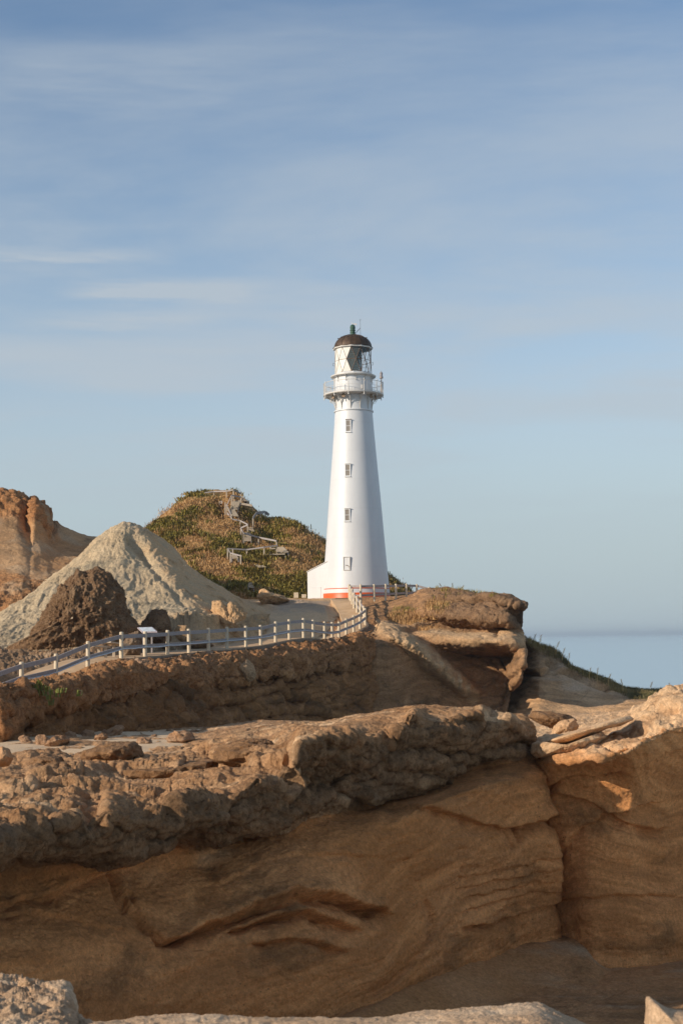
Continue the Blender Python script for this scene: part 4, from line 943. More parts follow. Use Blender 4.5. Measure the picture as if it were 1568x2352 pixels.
PIPE = flat_mat('pale_pipe', (0.50, 0.55, 0.60), (0.58, 0.62, 0.66), 5, 0.5, 0)

def fence(name, label, cat, feet, heads, rad=0.086, rails=((0.07,), (0.52,)), rw=0.165, pipe=None, group=None, tops=True):
    """feet, heads: lists of 3-D points"""
    T = thing(name, label, cat, feet[0], group)
    r = np.random.default_rng(len(feet))
    for a, b in zip(feet, heads):
        mb = MB(); a = np.array(a); b = np.array(b); lean = np.array([r.normal() * .012, r.normal() * .012, 0])
        mb.cyl(a - (0, 0, 0.25), b + lean, rad * r.uniform(.94, 1.05), rad * 0.97, 12)
        if tops: mb.cyl(b + lean, b + lean + (0, 0, 0.02), rad * 0.97, rad * 0.75, 12)
        mb.build('post', POST, T, smooth=True)
    for fr in rails:
        for i in range(len(feet) - 1):
            h0 = heads[i][2] - feet[i][2]; h1 = heads[i + 1][2] - feet[i + 1][2]
            a = np.array(heads[i]) - (0, 0, fr[0] * h0 + rw * .5); b = np.array(heads[i + 1]) - (0, 0, fr[0] * h1 + rw * .5)
            a[2] += r.normal() * .008; b[2] += r.normal() * .008
            mb = MB(); mb.beam(a, b, 0.05, rw); mb.build('rail', RAIL, T)
    if pipe:
        pts = []
        for i in range(pipe[0], pipe[1]):
            for f_ in (0, .25, .5, .75):
                h0 = heads[i][2] - feet[i][2]
                a = np.array(feet[i]) * (1 - f_) + np.array(feet[i + 1]) * f_ + (0, 0, h0 * 0.385 - 0.02 * math.sin(math.pi * f_) + r.normal() * .006)
                k_ = nrm[min(i, len(nrm) - 1)]; a[:2] -= k_ * (0.11 if f_ == 0 else 0.06); pts.append(a)
        mb = MB(); mb.tube(pts, 0.024, 6); mb.build('pipe', PIPE, T, smooth=True)
    return T
tops = [(-60, 2702), (87, 2663), (225.5, 2617), (352, 2567), (486, 2529.6), (580.6, 2527.5), (671, 2522.5), (757, 2517), (835, 2513.8), (908, 2509), (984, 2504.9), (1043, 2502),
        (1101.7, 2487.5), (1157.5, 2478.7), (1213.8, 2474), (1252.8, 2480.6), (1298, 2487.5), (1328.6, 2490), (1355.4, 2488), (1384.9, 2475), (1414.7, 2463), (1440, 2451), (1461, 2434),
        (1456, 2425), (1441, 2405), (1428, 2385), (1416, 2372), (1408, 2356), (1402, 2345), (1397.5, 2339)]
feet = [f + (0, 0, 0) for f in front]
heads = []
for i, f_ in enumerate(feet):
    t_ = src(PF[i][0], tops[i][1], PF[i][2]); h = max(0.98, min(t_[2] - f_[2], 1.35)); heads.append(np.array([f_[0], f_[1], f_[2] + h]))
fence('wooden_fence', 'long pale post fence with two grey rails winding beside the concrete path', 'fence', feet, heads, pipe=(0, 22))
fx = [(1397.5, 2398, 2339, 107), (1443, 2399, 2338.7, 106.5), (1496.6, 2393, 2338, 107), (1541.5, 2390, 2337, 107.5), (1583, 2388, 2336.5, 108), (1625, 2385, 2336, 108.5), (1667, 2380, 2338, 109), (1715, 2377, 2350, 109)]
ft = [src(a, b, d) for a, b, c, d in fx]; hd = [np.array([*f_[:2], src(a, c, d)[2]]) for f_, (a, b, c, d) in zip(ft, fx)]
fence('wooden_fence', 'short straight fence crossing in front of the tower base out to the headland', 'fence', ft, hd, rails=((0.05,), (0.66,)))

# ------------------------------------------------------------------ lighthouse
def paint(name, a, b_, rust=0.25, rough=0.45):
    m, t, b = new_mat(name); co = t.n('ShaderNodeTexCoord').outputs['Object']
    n = t.noise(t.mapping(co, scale=(1, 1, 0.35)), 0.8, 6, 0.6); n2 = t.noise(t.mapping(co, scale=(3, 3, 0.35)), 2.0, 6, 0.7)
    c = t.mix(t.ramp(n, 0.35, 0.7), a, b_)
    c = t.mix(t.math('MULTIPLY', t.ramp(n2, 0.62, 0.82), rust), c, (0.45, 0.28, 0.15))
    zc = t.n('ShaderNodeSeparateXYZ'); t.put(zc.inputs[0], co)
    seam = t.math('PINGPONG', zc.outputs[2], 1.22)
    c = t.mix(t.math('MULTIPLY', t.ramp(seam, 0.022, 0.0), 0.22), c, (0.33, 0.31, 0.29))
    t.put(b.inputs['Base Color'], c); b.inputs['Roughness'].default_value = rough
    bp = t.n('ShaderNodeBump'); bp.inputs['Strength'].default_value = 0.18; bp.inputs['Distance'].default_value = 0.03
    hh = t.math('ADD', t.math('MULTIPLY', t.ramp(seam, 0.0, 0.018), 0.5), t.noise(co, 3.0, 4, 0.6))
    t.put(bp.inputs['Height'], hh); t.put(b.inputs['Normal'], bp.outputs[0]); return m
WHITEP = paint('white_tower_paint', (0.60, 0.605, 0.61), (0.565, 0.565, 0.57), 0.12)
TRIM = paint('cream_trim_paint', (0.60, 0.57, 0.53), (0.52, 0.48, 0.43), 0.35)
RED = flat_mat('red_band_paint', (0.66, 0.115, 0.022), (0.56, 0.09, 0.018), 1.5, 0.4, 0.1, 0.01)
BRONZE = flat_mat('brown_copper_dome', (0.055, 0.033, 0.021), (0.095, 0.06, 0.038), 2.2, 0.55, 0.4, 0.02, stretch=(2, 2, .4), metal=0.3)
VERDI = flat_mat('green_copper', (0.03, 0.075, 0.055), (0.05, 0.10, 0.07), 4, 0.6, 0.3, 0.01)
ASTR = flat_mat('astragal_brown_metal', (0.13, 0.075, 0.045), (0.20, 0.12, 0.08), 6, 0.5, 0)
PANE = flat_mat('window_curtained_glass', (0.25, 0.215, 0.18), (0.19, 0.165, 0.14), 3, 0.25, 0, spec=0.5)
STAIN = flat_mat('rust_stain', (0.62, 0.42, 0.26), (0.70, 0.60, 0.48), 8, 0.7, 0)
m, t, b = new_mat('lantern_glass'); b.inputs['Base Color'].default_value = (0.75, 0.85, 0.85, 1); b.inputs['Roughness'].default_value = 0.03; b.inputs['Alpha'].default_value = 0.10
GLASS = m
LENS = flat_mat('green_lens_glass', (0.02, 0.045, 0.035), (0.035, 0.07, 0.05), 8, 0.12, 0.4, 0.02, spec=0.8, stretch=(1, 1, 6))

LX, LY, LZ = LB
def zof(y): return float(src(1415, y, 120)[2])
def ring(r, phi, z, cy=None):                 # phi degrees from the side seen by the camera, toward the right
    a = math.radians(phi); return np.array([LX + r * math.sin(a), LY - r * math.cos(a), z])
LH = thing('lighthouse', 'tall white tapering lighthouse with dark domed lantern and red band at its foot', 'lighthouse', LB)
prof = [(2.90, -0.8), (2.90, 0.0), (2.885, 0.02)]
mb = MB()
zs = [(2387, 2.86), (2320, 2.74), (2160, 2.46), (1990, 2.18), (1820, 1.87), (1720, 1.70), (1651, 1.60)]
ys = np.linspace(2387, 1651, 48); rr = np.interp(ys, [z[0] for z in zs][::-1], [z[1] for z in zs][::-1])
mb.lathe([(rr[0], -0.8)] + [(float(r_), zof(y) - LZ) for y, r_ in zip(ys, rr)], LB, 128)
mb.build('tower', WHITEP, LH, smooth=True)
mb = MB(); z0, z1 = zof(2394) - LZ, zof(2374.5) - LZ
mb.lathe([(2.90, -0.8), (2.90, z1 - .03), (2.88, z1), (2.80, z1 + .002)], LB, 128); mb.build('red_band', RED, LH, smooth=True)
mb = MB(); zz_ = zof(2357) - LZ; mb.lathe([(2.79, zz_ - .04), (2.845, zz_ - .022), (2.845, zz_ + .022), (2.79, zz_ + .04)], LB, 128); mb.build('red_line', RED, LH, smooth=True)
# collar, neck, drum
mb = MB(); zc = zof(1648) - LZ
mb.lathe([(1.58, zc - .06), (1.68, zc - .04), (1.68, zc + .05), (1.56, zc + .09), (1.54, zc + .3), (1.54, zof(1582) - LZ)], LB, 96); mb.build('neck', WHITEP, LH, smooth=True)
zg = zof(1584)                                          # gallery floor
mb = MB(); g = zg - LZ
mb.lathe([(1.5, g - .06), (2.48, g - .06), (2.55, g - .03), (2.57, g + .0), (2.57, g + .08), (2.50, g + .10), (1.5, g + .10)], LB, 96); mb.build('gallery_floor', TRIM, LH, smooth=True)
mb = MB(); zl = zof(1509) - LZ
mb.lathe([(1.59, g + .10), (1.59, zl)], LB, 96); mb.lathe([(1.64, g + .10), (1.64, g + .2), (1.59, g + .22)], LB, 96); dr = mb.build('drum', WHITEP, LH, smooth=True)
mb = MB(); mb.lathe([(1.59, zl - .10), (1.72, zl - .05), (1.90, zl - .03), (1.93, zl), (1.93, zl + .06), (1.88, zl + .09), (1.56, zl + .10)], LB, 96); mb.build('lantern_gallery', TRIM, LH, smooth=True)
mb = MB(); z_gl0 = zof(1497); z_gl1 = zof(1398)
mb.lathe([(1.60, zl + .09), (1.60, z_gl0 - LZ), (1.50, z_gl0 - LZ)], LB, 12, a0=0, a1=2 * math.pi); mb.build('lantern_plinth', WHITEP, LH)
def bracket(phi, r0, r1, zt, drop, th=0.055):
    mb = MB(); pts = []
    for k in range(9):
        u_ = k / 8 * math.pi / 2; pts.append(ring(r1 - (r1 - r0 - .03) * math.sin(u_), phi, zt - drop * (1 - math.cos(u_)) - .04))
    for a, b in zip(pts[:-1], pts[1:]): mb.beam(a, b, th, th, up=(math.sin(math.radians(phi)), -math.cos(math.radians(phi)), 0.01))
    mb.beam(ring(r0 + .03, phi, zt - drop - .12), ring(r0 + .03, phi, zt), th, .05, up=(math.sin(math.radians(phi)), -math.cos(math.radians(phi)), 0.01))
    mb.beam(ring(r0, phi, zt - .05), ring(r1, phi, zt - .05), th, .06)
    # inner curl
    c = ring(r0 + (r1 - r0) * .36, phi, zt - drop * .30); R_ = drop * .14; q = [c + R_ * np.array([math.sin(math.radians(phi)) * math.cos(s_), -math.cos(math.radians(phi)) * math.cos(s_), math.sin(s_)]) for s_ in np.linspace(0, 2 * math.pi, 11)]
    mb.tube(q, th * .3, 5)
    mb.cyl(ring(r0 + .05, phi, zt - drop - .2), ring(r0 + .05, phi, zt - drop - .1), .03, .045, 8)
    return mb
for k in range(12):
    bracket(-10 + 30 * k, 1.54, 2.50, zg - .06, 1.12).build('gallery_bracket', TRIM, LH)
    bracket(-8 + 30 * k + 15, 1.59, 1.86, zl + LZ - .03, 0.30, 0.035).build('cornice_bracket', TRIM, LH)
RT = zof(1537)
for k in range(12):
    phi = -10 + 30 * k; mb = MB()
    mb.cyl(ring(2.54, phi, zg - .20), ring(2.54, phi, RT + .04), .032, .026, 8)
    for zq, rq in ((zg - .22, .05), (RT + .07, .045), (zg + .08, .045)): mb.cyl(ring(2.54, phi, zq - .04), ring(2.54, phi, zq + .04), rq, rq * .7, 8)
    mb.build('railing_post', TRIM, LH, smooth=True)
mb = MB()
for z_, r_ in ((RT, .022), (zg + .16, .018)):
    mb.tube([ring(2.54, a_, z_) for a_ in np.linspace(0, 360, 73)], r_, 6)
mb.tube([ring(2.54, a_, (RT + zg) / 2 + .1) for a_ in np.linspace(0, 360, 73)], .012, 5)
for k in range(96): mb.cyl(ring(2.54, k * 3.75, zg + .14), ring(2.54, k * 3.75, RT), .0095, n=5, cap=False)
mb.build('railing', TRIM, LH, smooth=True)
VB = flat_mat('vent_brown', (0.20, 0.14, 0.09), (0.28, 0.2, 0.14), 5, 0.8, 0)
for phi in (-59, 47, 68, -25, 130, -130):
    mb = MB(); mb.cyl(ring(1.96, phi, zg - .24), ring(2.04, phi, zg - .24), .17, .17, 20); mb.build('round_vent', VB, LH, smooth=True)
# small lamp on the railing, cabinet on the drum
mb = MB(); q = ring(2.50, 71, zg + .1); mb.cyl(q, q + (0, 0, 1.25), .06, .045, 10); mb.cyl(q + (0, 0, 1.25), q + (0, 0, 1.3), .17, .15, 12)
mb.build('lamp_stand', flat_mat('rusty_iron', (0.25, 0.17, 0.12), (0.36, 0.28, 0.22), 6, 0.7, 0), LH, smooth=True)
mb = MB(); mb.lathe([(.15, 0), (.15, .10), (.12, .14), (.12, .34), (.14, .36), (.10, .44), (.03, .52), (.02, .58), (.001, .60)], q + (0, 0, 1.3), 14)
mb.build('small_lamp', flat_mat('lamp_grey', (0.22, 0.20, 0.21), (0.30, 0.27, 0.27), 6, 0.35, 0), LH, smooth=True)
mb = MB(); q = ring(1.66, 27, zg + .55); mb.beam(q - (0, 0, .16), q + (0, 0, .16), .16, .14, up=(0.4, -1, 0)); mb.cyl(q - (0, 0, .45), q - (0, 0, .16), .02, n=6); mb.build('cabinet', TRIM, LH)
# lantern: twelve sides, two rows of triangles
RG = 1.57; A0 = -6
zm = (z_gl0 + z_gl1) / 2
top_ = [ring(RG * .985, A0 + 30 * k, z_gl1) for k in range(12)]; bot_ = [ring(RG, A0 + 30 * k, z_gl0) for k in range(12)]; mid_ = [ring(RG * .99, A0 + 15 + 30 * k, zm) for k in range(12)]
midp = [ring(RG * .99 * math.cos(math.radians(15)) / 1.0, A0 + 30 * k, zm) for k in range(12)]
ast = MB()
for k in range(12):
    k1 = (k + 1) % 12
    for a, b in ((top_[k], mid_[k]), (mid_[k], top_[k1]), (bot_[k], mid_[k]), (mid_[k], bot_[k1]), (mid_[k], mid_[k1]), (bot_[k], bot_[k1])):
        ast.cyl(a, b, .021, n=6, cap=False)
ast.build('astragal', ASTR, LH)
wh = MB(); gl = MB()
def tri(k, which):
    k1 = (k + 1) % 12
    return {'tu': [top_[k], top_[k1], mid_[k]], 'mu': [mid_[k - 1], top_[k], mid_[k]], 'bl': [bot_[k], bot_[k1], mid_[k]], 'ml': [mid_[k - 1], bot_[k], mid_[k]]}[which]
for k in range(12):
    for wch in ('tu', 'mu', 'bl', 'ml'):
        cphi = A0 + 30 * k + (15 if wch in ('tu', 'bl') else 0); cphi = (cphi + 180) % 360 - 180
        v = tri(k, wch)
        lo = -22 if wch in ('mu', 'ml') else -12
        (wh if (-150 < cphi < lo) else gl).poly([p if True else p for p in v])
wh.build('blank_panel', flat_mat('blank_panel_white', (0.68, 0.67, 0.62), (0.62, 0.60, 0.54), 1.5, 0.5, 0), LH)
gl.build('glazing', GLASS, LH)
mb = MB(); e = z_gl1 - LZ
mb.lathe([(1.50, e - .02), (1.70, e - .02), (1.72, e + .03), (1.70, e + .10), (1.60, e + .12), (1.5, e + .12)], LB, 12, a0=math.radians(A0 - 90), a1=math.radians(A0 + 270)); mb.build('eave', TRIM, LH)
mb = MB(); zd = zof(1341) - LZ; hd_ = zd - (e + .10)
dome = [(1.66, e + .08), (1.72, e + .10)] + [(1.60 * math.cos(u_) ** 0.9 if u_ < 1.5 else .24, e + .12 + hd_ * math.sin(u_)) for u_ in np.linspace(0, 1.42, 14)] + [(.24, zd + .02)]
mb.lathe(dome, LB, 48)
for k in range(12):
    pts = [ring(1.61 * math.cos(u_) ** .9, A0 + 30 * k, LZ + e + .12 + hd_ * math.sin(u_) + .01) for u_ in np.linspace(0, 1.4, 10)]
    mb.tube(pts, .018, 5)
mb.lathe([(1.45, e), (1.45, e + .1)], LB, 12)
mb.build('dome', BRONZE, LH, smooth=True)
for k in range(12):
    mb = MB(); u_ = .78; q = ring(1.60 * math.cos(u_) ** .9 + .02, A0 + 15 + 30 * k, LZ + e + .12 + hd_ * math.sin(u_))
    d_ = q - (LX, LY, q[2]); d_ /= np.linalg.norm(d_); mb.cyl(q - d_ * .05, q + d_ * .12, .035, n=6); mb.beam(q + d_ * .12 - (0, 0, .07), q + d_ * .12 + (0, 0, .07), .10, .02)
    mb.build('dome_fitting', BRONZE, LH)
mb = MB(); v0 = zd; mb.lathe([(.24, v0 - .05), (.22, v0 + .18), (.25, v0 + .19), (.25, v0 + .23), (.21, v0 + .25), (.20, v0 + .36), (.25, v0 + .38), (.25, v0 + .42), (.20, v0 + .45), (.225, v0 + .6), (.23, v0 + .7), (.19, v0 + .84), (.08, v0 + .92), (.001, v0 + .94)], LB, 24)
mb.build('ventilator', VERDI, LH, smooth=True)
mb = MB(); q = np.array([LX, LY, LZ + v0 + .90]); mb.cyl(q, q + (0, 0, .14), .02, n=6)
mb.beam(q + (-.02, 0, .12), q + (.14, 0, .07), .02, .04); mb.beam(q + (.10, -.01, .09), q + (.36, -.01, .03), .025, .13); mb.cyl(q + (-.02, 0, .10), q + (-.09, 0, .26), .03, .012, 6)
mb.build('wind_vane', TRIM, LH)
mb = MB(); q = ring(.98, 75, LZ + e + .12 + hd_ * .75); q[0] = LX + .66; q2 = np.array([q[0], LY, zof(1284)])
mb.cyl([q[0], LY, q[2] + .1], q2, .018, .012, 6); mb.cyl(q2, q2 + (-.06, 0, .16), .01, n=5); mb.cyl(q2, q2 + (.07, 0, .16), .01, n=5)
a = np.array([LX + .66, LY, zof(1312)]); mb.cyl(a, [LX + .2, LY, LZ + v0 + .18], .014, n=5); mb.cyl(a, [LX + .2, LY, LZ + v0 + .05], .012, n=5)
mb.build('aerial', flat_mat('black_iron', (0.03, 0.03, 0.035), (0.05, 0.05, 0.05), 5, 0.5, 0), LH)
# handles either side of the glazing
for s_ in (-88, 82):
    q = ring(1.60, s_, zm - .1); d_ = np.array([math.sin(math.radians(s_)), 0, 0]); mb = MB()
    mb.tube([q, q + d_ * .12 + (0, 0, -.03), q + d_ * .13 + (0, 0, -.22), q + (0, 0, -.26)], .014, 5); mb.build('handrail', bpy.data.materials['black_iron'], LH)
# lens and inner floor, ladder-like frame
mb = MB(); zf = z_gl0 - LZ - .02
lp = [(.001, zf + .0), (.62, zf + .0), (.66, zf + .25)]
for i in range(9):
    u_ = i / 8; r_ = .70 - .18 * abs(u_ - .45) * 1.6; lp += [(r_ - .05, zf + .3 + 1.15 * u_), (r_, zf + .34 + 1.15 * u_)]
lp += [(.35, zf + 1.75), (.001, zf + 1.8)]
mb.lathe(lp, LB, 32); mb.build('lens', LENS, LH, smooth=True)
mb = MB(); mb.lathe([(.001, zf + .01), (1.5, zf + .01)], LB, 24); mb.lathe([(1.35, z_gl1 - LZ - .75), (1.42, z_gl1 - LZ - .02), (.6, z_gl1 - LZ + .02)], LB, 24, a0=math.radians(60), a1=math.radians(150))
mb.lathe([(1.42, zf + .02), (1.40, z_gl1 - LZ - .02)], LB, 12, a0=math.radians(58), a1=math.radians(128)); mb.build('inner_screen', flat_mat('inner_dark_brown', (0.045, 0.03, 0.022), (0.06, 0.04, 0.03), 5, 0.7, 0), LH)
mb = MB()
for zq in np.arange(0.2, 1.9, .3): mb.beam(ring(.85, 62, LZ + zf + zq), ring(1.1, 75, LZ + zf + zq), .03, .03)
mb.cyl(ring(.85, 62, LZ + zf), ring(.85, 62, LZ + zf + 1.9), .02, n=5); mb.cyl(ring(1.1, 75, LZ + zf), ring(1.1, 75, LZ + zf + 1.9), .02, n=5); mb.build('inner_ladder', TRIM, LH)
# windows
def rad_at(y): return float(np.interp(y, [z[0] for z in zs][::-1], [z[1] for z in zs][::-1]))
PH = -16.6; pr = math.radians(PH); nv_ = np.array([math.sin(pr), -math.cos(pr), 0]); tv_ = np.array([math.cos(pr), math.sin(pr), 0])
def box(mb, c, wx, dy, hz):                              # c centre, along tangent / normal / z
    v = [c + tv_ * (sx * wx / 2) + nv_ * (sy * dy / 2) + np.array([0, 0, sz * hz / 2]) for sx in (-1, 1) for sy in (-1, 1) for sz in (-1, 1)]
    mb.add(v, [(0, 1, 3, 2), (4, 6, 7, 5), (0, 4, 5, 1), (2, 3, 7, 6), (0, 2, 6, 4), (1, 5, 7, 3)])
for yt, yb in ((1690, 1739), (1867, 1916), (2044, 2094)):
    ym = (yt + yb) / 2; c = np.array([LX, LY, zof(ym)]) + nv_ * (rad_at(yb) - .015); h = zof(yt) - zof(yb)
    mb = MB(); box(mb, c - nv_ * .015, .34, .05, h - .16); win = mb.build('window', PANE, LH)
    mb = MB()
    for sx in (-1, 1): box(mb, c + tv_ * sx * .215 + nv_ * .0, .08, .07, h)
    for sz in (-1, 1): box(mb, c + np.array([0, 0, sz * (h / 2 - .035)]) + nv_ * .0, .35, .07, .07)
    box(mb, c + nv_ * .012, .35, .03, .035); f_ = mb.build('window_frame', WHITEP, None); f_.data.transform(Matrix.Translation(Vector((-LX, -LY, -LZ)))); f_.parent = win
    mb = MB(); box(mb, c + np.array([0, 0, -h / 2 - .02]) + nv_ * .04, .56, .12, .03); f_ = mb.build('window_sill', WHITEP, None); f_.data.transform(Matrix.Translation(Vector((-LX, -LY, -LZ)))); f_.parent = win
    mb = MB(); box(mb, c + np.array([0, 0, h / 2 + .02]) + nv_ * .04 + tv_ * .03, .54, .12, .03); f_ = mb.build('window_head', ASTR if yt < 1700 else TRIM, None); f_.data.transform(Matrix.Translation(Vector((-LX, -LY, -LZ)))); f_.parent = win
c = np.array([LX, LY, zof(2260)]) + nv_ * (rad_at(2287) - .02); h = zof(2234) - zof(2287)
mb = MB(); box(mb, c, .50, .05, h - .1); pn = mb.build('hatch', WHITEP, LH)
mb = MB()
for sx in (-1, 1): box(mb, c + tv_ * sx * .27 + nv_ * .01, .05, .13, h)
for sz in (-1, 1): box(mb, c + np.array([0, 0, sz * (h / 2 - .02)]) + nv_ * .012, .60, .15, .04)
f_ = mb.build('hatch_frame', TRIM, None); f_.data.transform(Matrix.Translation(Vector((-LX, -LY, -LZ)))); f_.parent = pn
mb = MB(); o_ = c + nv_ * .06; mb.tube([o_ + tv_ * .25 + (0, 0, -.45), o_ + tv_ * .22 + (0, 0, -.28), o_ + tv_ * .08 + (0, 0, -.16), o_ - tv_ * .10 + (0, 0, -.14)], .02, 6); f_ = mb.build('pipe', ASTR, None, smooth=True); f_.data.transform(Matrix.Translation(Vector((-LX, -LY, -LZ)))); f_.parent = pn

# ------------------------------------------------------------------ lean-to beside the tower
AD = 118.6
def sx_(x, y, d=AD): return src(x, y, d)
al, ar = sx_(1229, 2392), sx_(1300, 2392); zl_, zr_ = sx_(1229, 2285)[2], sx_(1300, 2251)[2]; zb_ = al[2] - 0.6
AN = thing('annex', 'small white lean-to with sloping roof joined to the left of the tower', 'annex', (al[0], al[1], al[2]))
SK = 0.55
def slab(mb, x0, x1, y0, y1, zA, zB, z_bot=None, th=None):
    v = []
    for y_ in (y0, y1):
        v += [(x0, y_ + SK * (x1 - x0), z_bot if z_bot is not None else zA - th), (x1, y_, z_bot if z_bot is not None else zB - th), (x1, y_, zB), (x0, y_ + SK * (x1 - x0), zA)]
    mb.add(v, [(0, 1, 2, 3), (5, 4, 7, 6), (4, 0, 3, 7), (1, 5, 6, 2), (3, 2, 6, 7), (0, 4, 5, 1)])
x0, x1, y0, y1 = al[0], LX - 1.2, al[1] - .35, al[1] + 2.4
sl = (zr_ - zl_) / (ar[0] - al[0])
mb = MB(); slab(mb, x0, x1, y0, y1, zl_, zl_ + sl * (x1 - x0), z_bot=zb_); mb.build('wall', WHITEP, AN)
mb = MB(); slab(mb, x0 - .07, x1, y0 - .06, y1 + .06, zl_ + .035, zl_ + .035 + sl * (x1 - x0 + .07), th=.05); mb.build('roof', TRIM, AN)
dl, dr_ = sx_(1245, 2349), sx_(1283, 2349)
fy = lambda x: y0 + SK * (x1 - x)
mb = MB(); mb.beam((dl[0], fy(dl[0]) - .02, dl[2]), (dr_[0], fy(dr_[0]) - .02, dr_[2]), .05, .03); mb.beam((dl[0], fy(dl[0]) - .004, (dl[2] + al[2]) / 2), (dr_[0], fy(dr_[0]) - .004, (dl[2] + al[2]) / 2), .03, dl[2] - al[2] - .04); mb.build('door', WHITEP, AN)

# ------------------------------------------------------------------ boulders from outlines
def rock(name, label, outline, D, T, mat, amp=0.15, s=1.2, n=90, group=None, base=0.0, pale=0.0, crust=0.9, sq=1.0, rough2=0.0, seed=0.0):
    O = np.array(outline, float); c = (O.min(0) + O.max(0)) / 2
    k = D / F
    # star-shaped outline about the centre
    th = np.linspace(0, 2 * np.pi, n, endpoint=False)
    R_ = np.zeros(n)
    for i, a in enumerate(th):
        d = np.array([math.cos(a), math.sin(a)]); best = 0
        for p, q in zip(O, np.roll(O, -1, axis=0)):
            e_ = q - p; den_ = d[0] * e_[1] - d[1] * e_[0]
            if abs(den_) < 1e-9: continue
            w_ = p - c; t_ = (w_[0] * e_[1] - w_[1] * e_[0]) / den_; u_ = (w_[0] * d[1] - w_[1] * d[0]) / den_
            if t_ > 0 and -1e-6 <= u_ <= 1 + 1e-6: best = max(best, t_)
        R_[i] = best
    m_ = max(16, n // 2); ph = np.linspace(0.02, np.pi - 0.02, m_)
    sn = np.sin(ph) ** sq; cs = np.cos(ph)
    X = c[0] + R_[:, None] * np.cos(th)[:, None] * sn; Y = c[1] + R_[:, None] * np.sin(th)[:, None] * sn
    DD = D - T * cs[None, :] + 0 * X
    Q = unp(X, Y, DD)
    ctr = unp(c[0], c[1], D)
    N = Q - ctr; N /= np.linalg.norm(N, axis=-1)[..., None]
    sc_ = min(1.0, 1.0)
    P = Q + N * (crusty(Q, amp, s, 3.0 + seed) + 0.5 * amp * fbm(Q, s * .6, 3, off=seed) + rough2 * fbm(Q, s * 5, 3, .6, ridge=True))[..., None]
    me = grid_mesh(name, P - ctr, mat, {'crust': 0 * X + crust, 'sand': 0 * X, 'pale': 0 * X + pale}, wrap=True)
    # close the two poles
    o = link(name, me, mat); o.location = Vector(ctr)
    return tag(o, label, 'rock', group)
rock('boulder', 'huge dark brown jagged boulder behind the fence on the left',
     [(18,1505),(25,1480),(78,1465),(95,1430),(120,1390),(150,1350),(178,1313),(200,1316),(222,1308),(246,1322),(264,1342),(276,1362),(280,1388),(287,1412),(302,1426),(313,1445),(306,1480),(270,1500),(230,1510),(150,1528),(60,1530)], 69, 2.0, BOULD, 0.42, 1.0, 300, rough2=0.09)
rock('boulder', 'dark upright block behind the tilted information panel', [(322,1480),(322,1440),(335,1420),(350,1402),(360,1399),(380,1405),(388,1430),(392,1470),(380,1490)], 72, 0.8, BOULD, 0.18, 1.8, 120, seed=4)
rock('boulder', 'pale brown broken block just left of the information panel legs', [(283,1510),(284,1475),(298,1457),(318,1450),(326,1470),(322,1505)], 64.8, 0.45, BOULD, 0.12, 2.5, 90, pale=.5, seed=6)
rock('boulder', 'smooth round tan boulder right of the dark upright block', [(400,1475),(400,1450),(410,1437),(428,1437),(440,1452),(442,1472),(425,1482)], 75, 0.5, GROUND, 0.05, 1.5, 80, crust=.5, seed=8)
rock('boulder', 'low flat tan boulder lying at the edge of the path', [(430,1486),(440,1474),(460,1470),(482,1474),(492,1484),(470,1492),(440,1492)], 74.5, 0.6, BOULD, 0.06, 1.5, 80, seed=9)
rock('boulder', 'tan rock spur with broken pale top standing in the sandy slope', [(502,1492),(498,1448),(486,1404),(489,1384),(507,1379),(520,1395),(531,1384),(544,1396),(564,1410),(560,1424),(538,1432),(546,1452),(568,1478),(550,1492)], 82, 0.9, GROUND, 0.22, 1.3, 170, crust=.3, pale=0, rough2=0.04, seed=2)
rock('boulder', 'jagged yellow boulder wedged in the dark cliff below the fence', [(532,1518),(546,1515),(556,1522),(566,1516),(578,1528),(586,1546),(582,1558),(570,1564),(556,1552),(543,1540)], 66.5, 0.9, ORANGE, 0.12, 1.6, 120, crust=.2, pale=.6, rough2=.04, seed=12)
rock('boulder', 'cream rock outcrop at the foot of the grassy hill near the bollards', [(594,1372),(597,1357),(608,1352),(622,1361),(650,1368),(662,1378),(640,1388),(606,1388)], 110, 1.5, GROUND, 0.3, .9, 110, crust=0.1, pale=0, seed=5)
rock('boulder', 'pale pitted boulder at the lower right corner, nearest the camera', [(1478,2460),(1480,2350),(1484,2292),(1493,2289),(1512,2305),(1532,2316),(1568,2320),(1640,2330),(1660,2460)], 5.6, 0.25, FORE, 0.012, 7, 160, crust=.6, pale=.3, sq=.5, seed=3)
rock('boulder', 'small knobbly pale stone topping the crusty ledge at lower left', [(42,2275),(45,2254),(60,2246),(76,2252),(82,2268),(66,2280)], 7.25, 0.05, FORE, 0.014, 14, 90, crust=.8, seed=3)
rock('boulder', 'brown knobbly slab lying in the gap behind the cliff corner', [(1213,1648),(1225,1633),(1262,1637),(1300,1641),(1322,1654),(1300,1667),(1270,1671),(1238,1662)], 33, 0.7, NEAR, 0.10, 1.8, 130, seed=1)
rock('boulder', 'small grey upright block beside the knobbly slab', [(1266,1690),(1272,1668),(1290,1656),(1318,1652),(1326,1668),(1318,1690)], 31, 0.3, NEAR, 0.05, 3, 80, pale=.7, crust=.5, seed=2)
rock('boulder', 'long pale sunlit slab leaning down toward the cleft', [(1241,1707),(1270,1695),(1310,1682),(1350,1668),(1400,1654),(1440,1643),(1455,1652),(1425,1667),(1392,1674),(1370,1684),(1340,1697),(1300,1708),(1265,1711)], 27.6, 0.9, NEAR, 0.035, 1.6, 200, pale=1, crust=.3, seed=7)
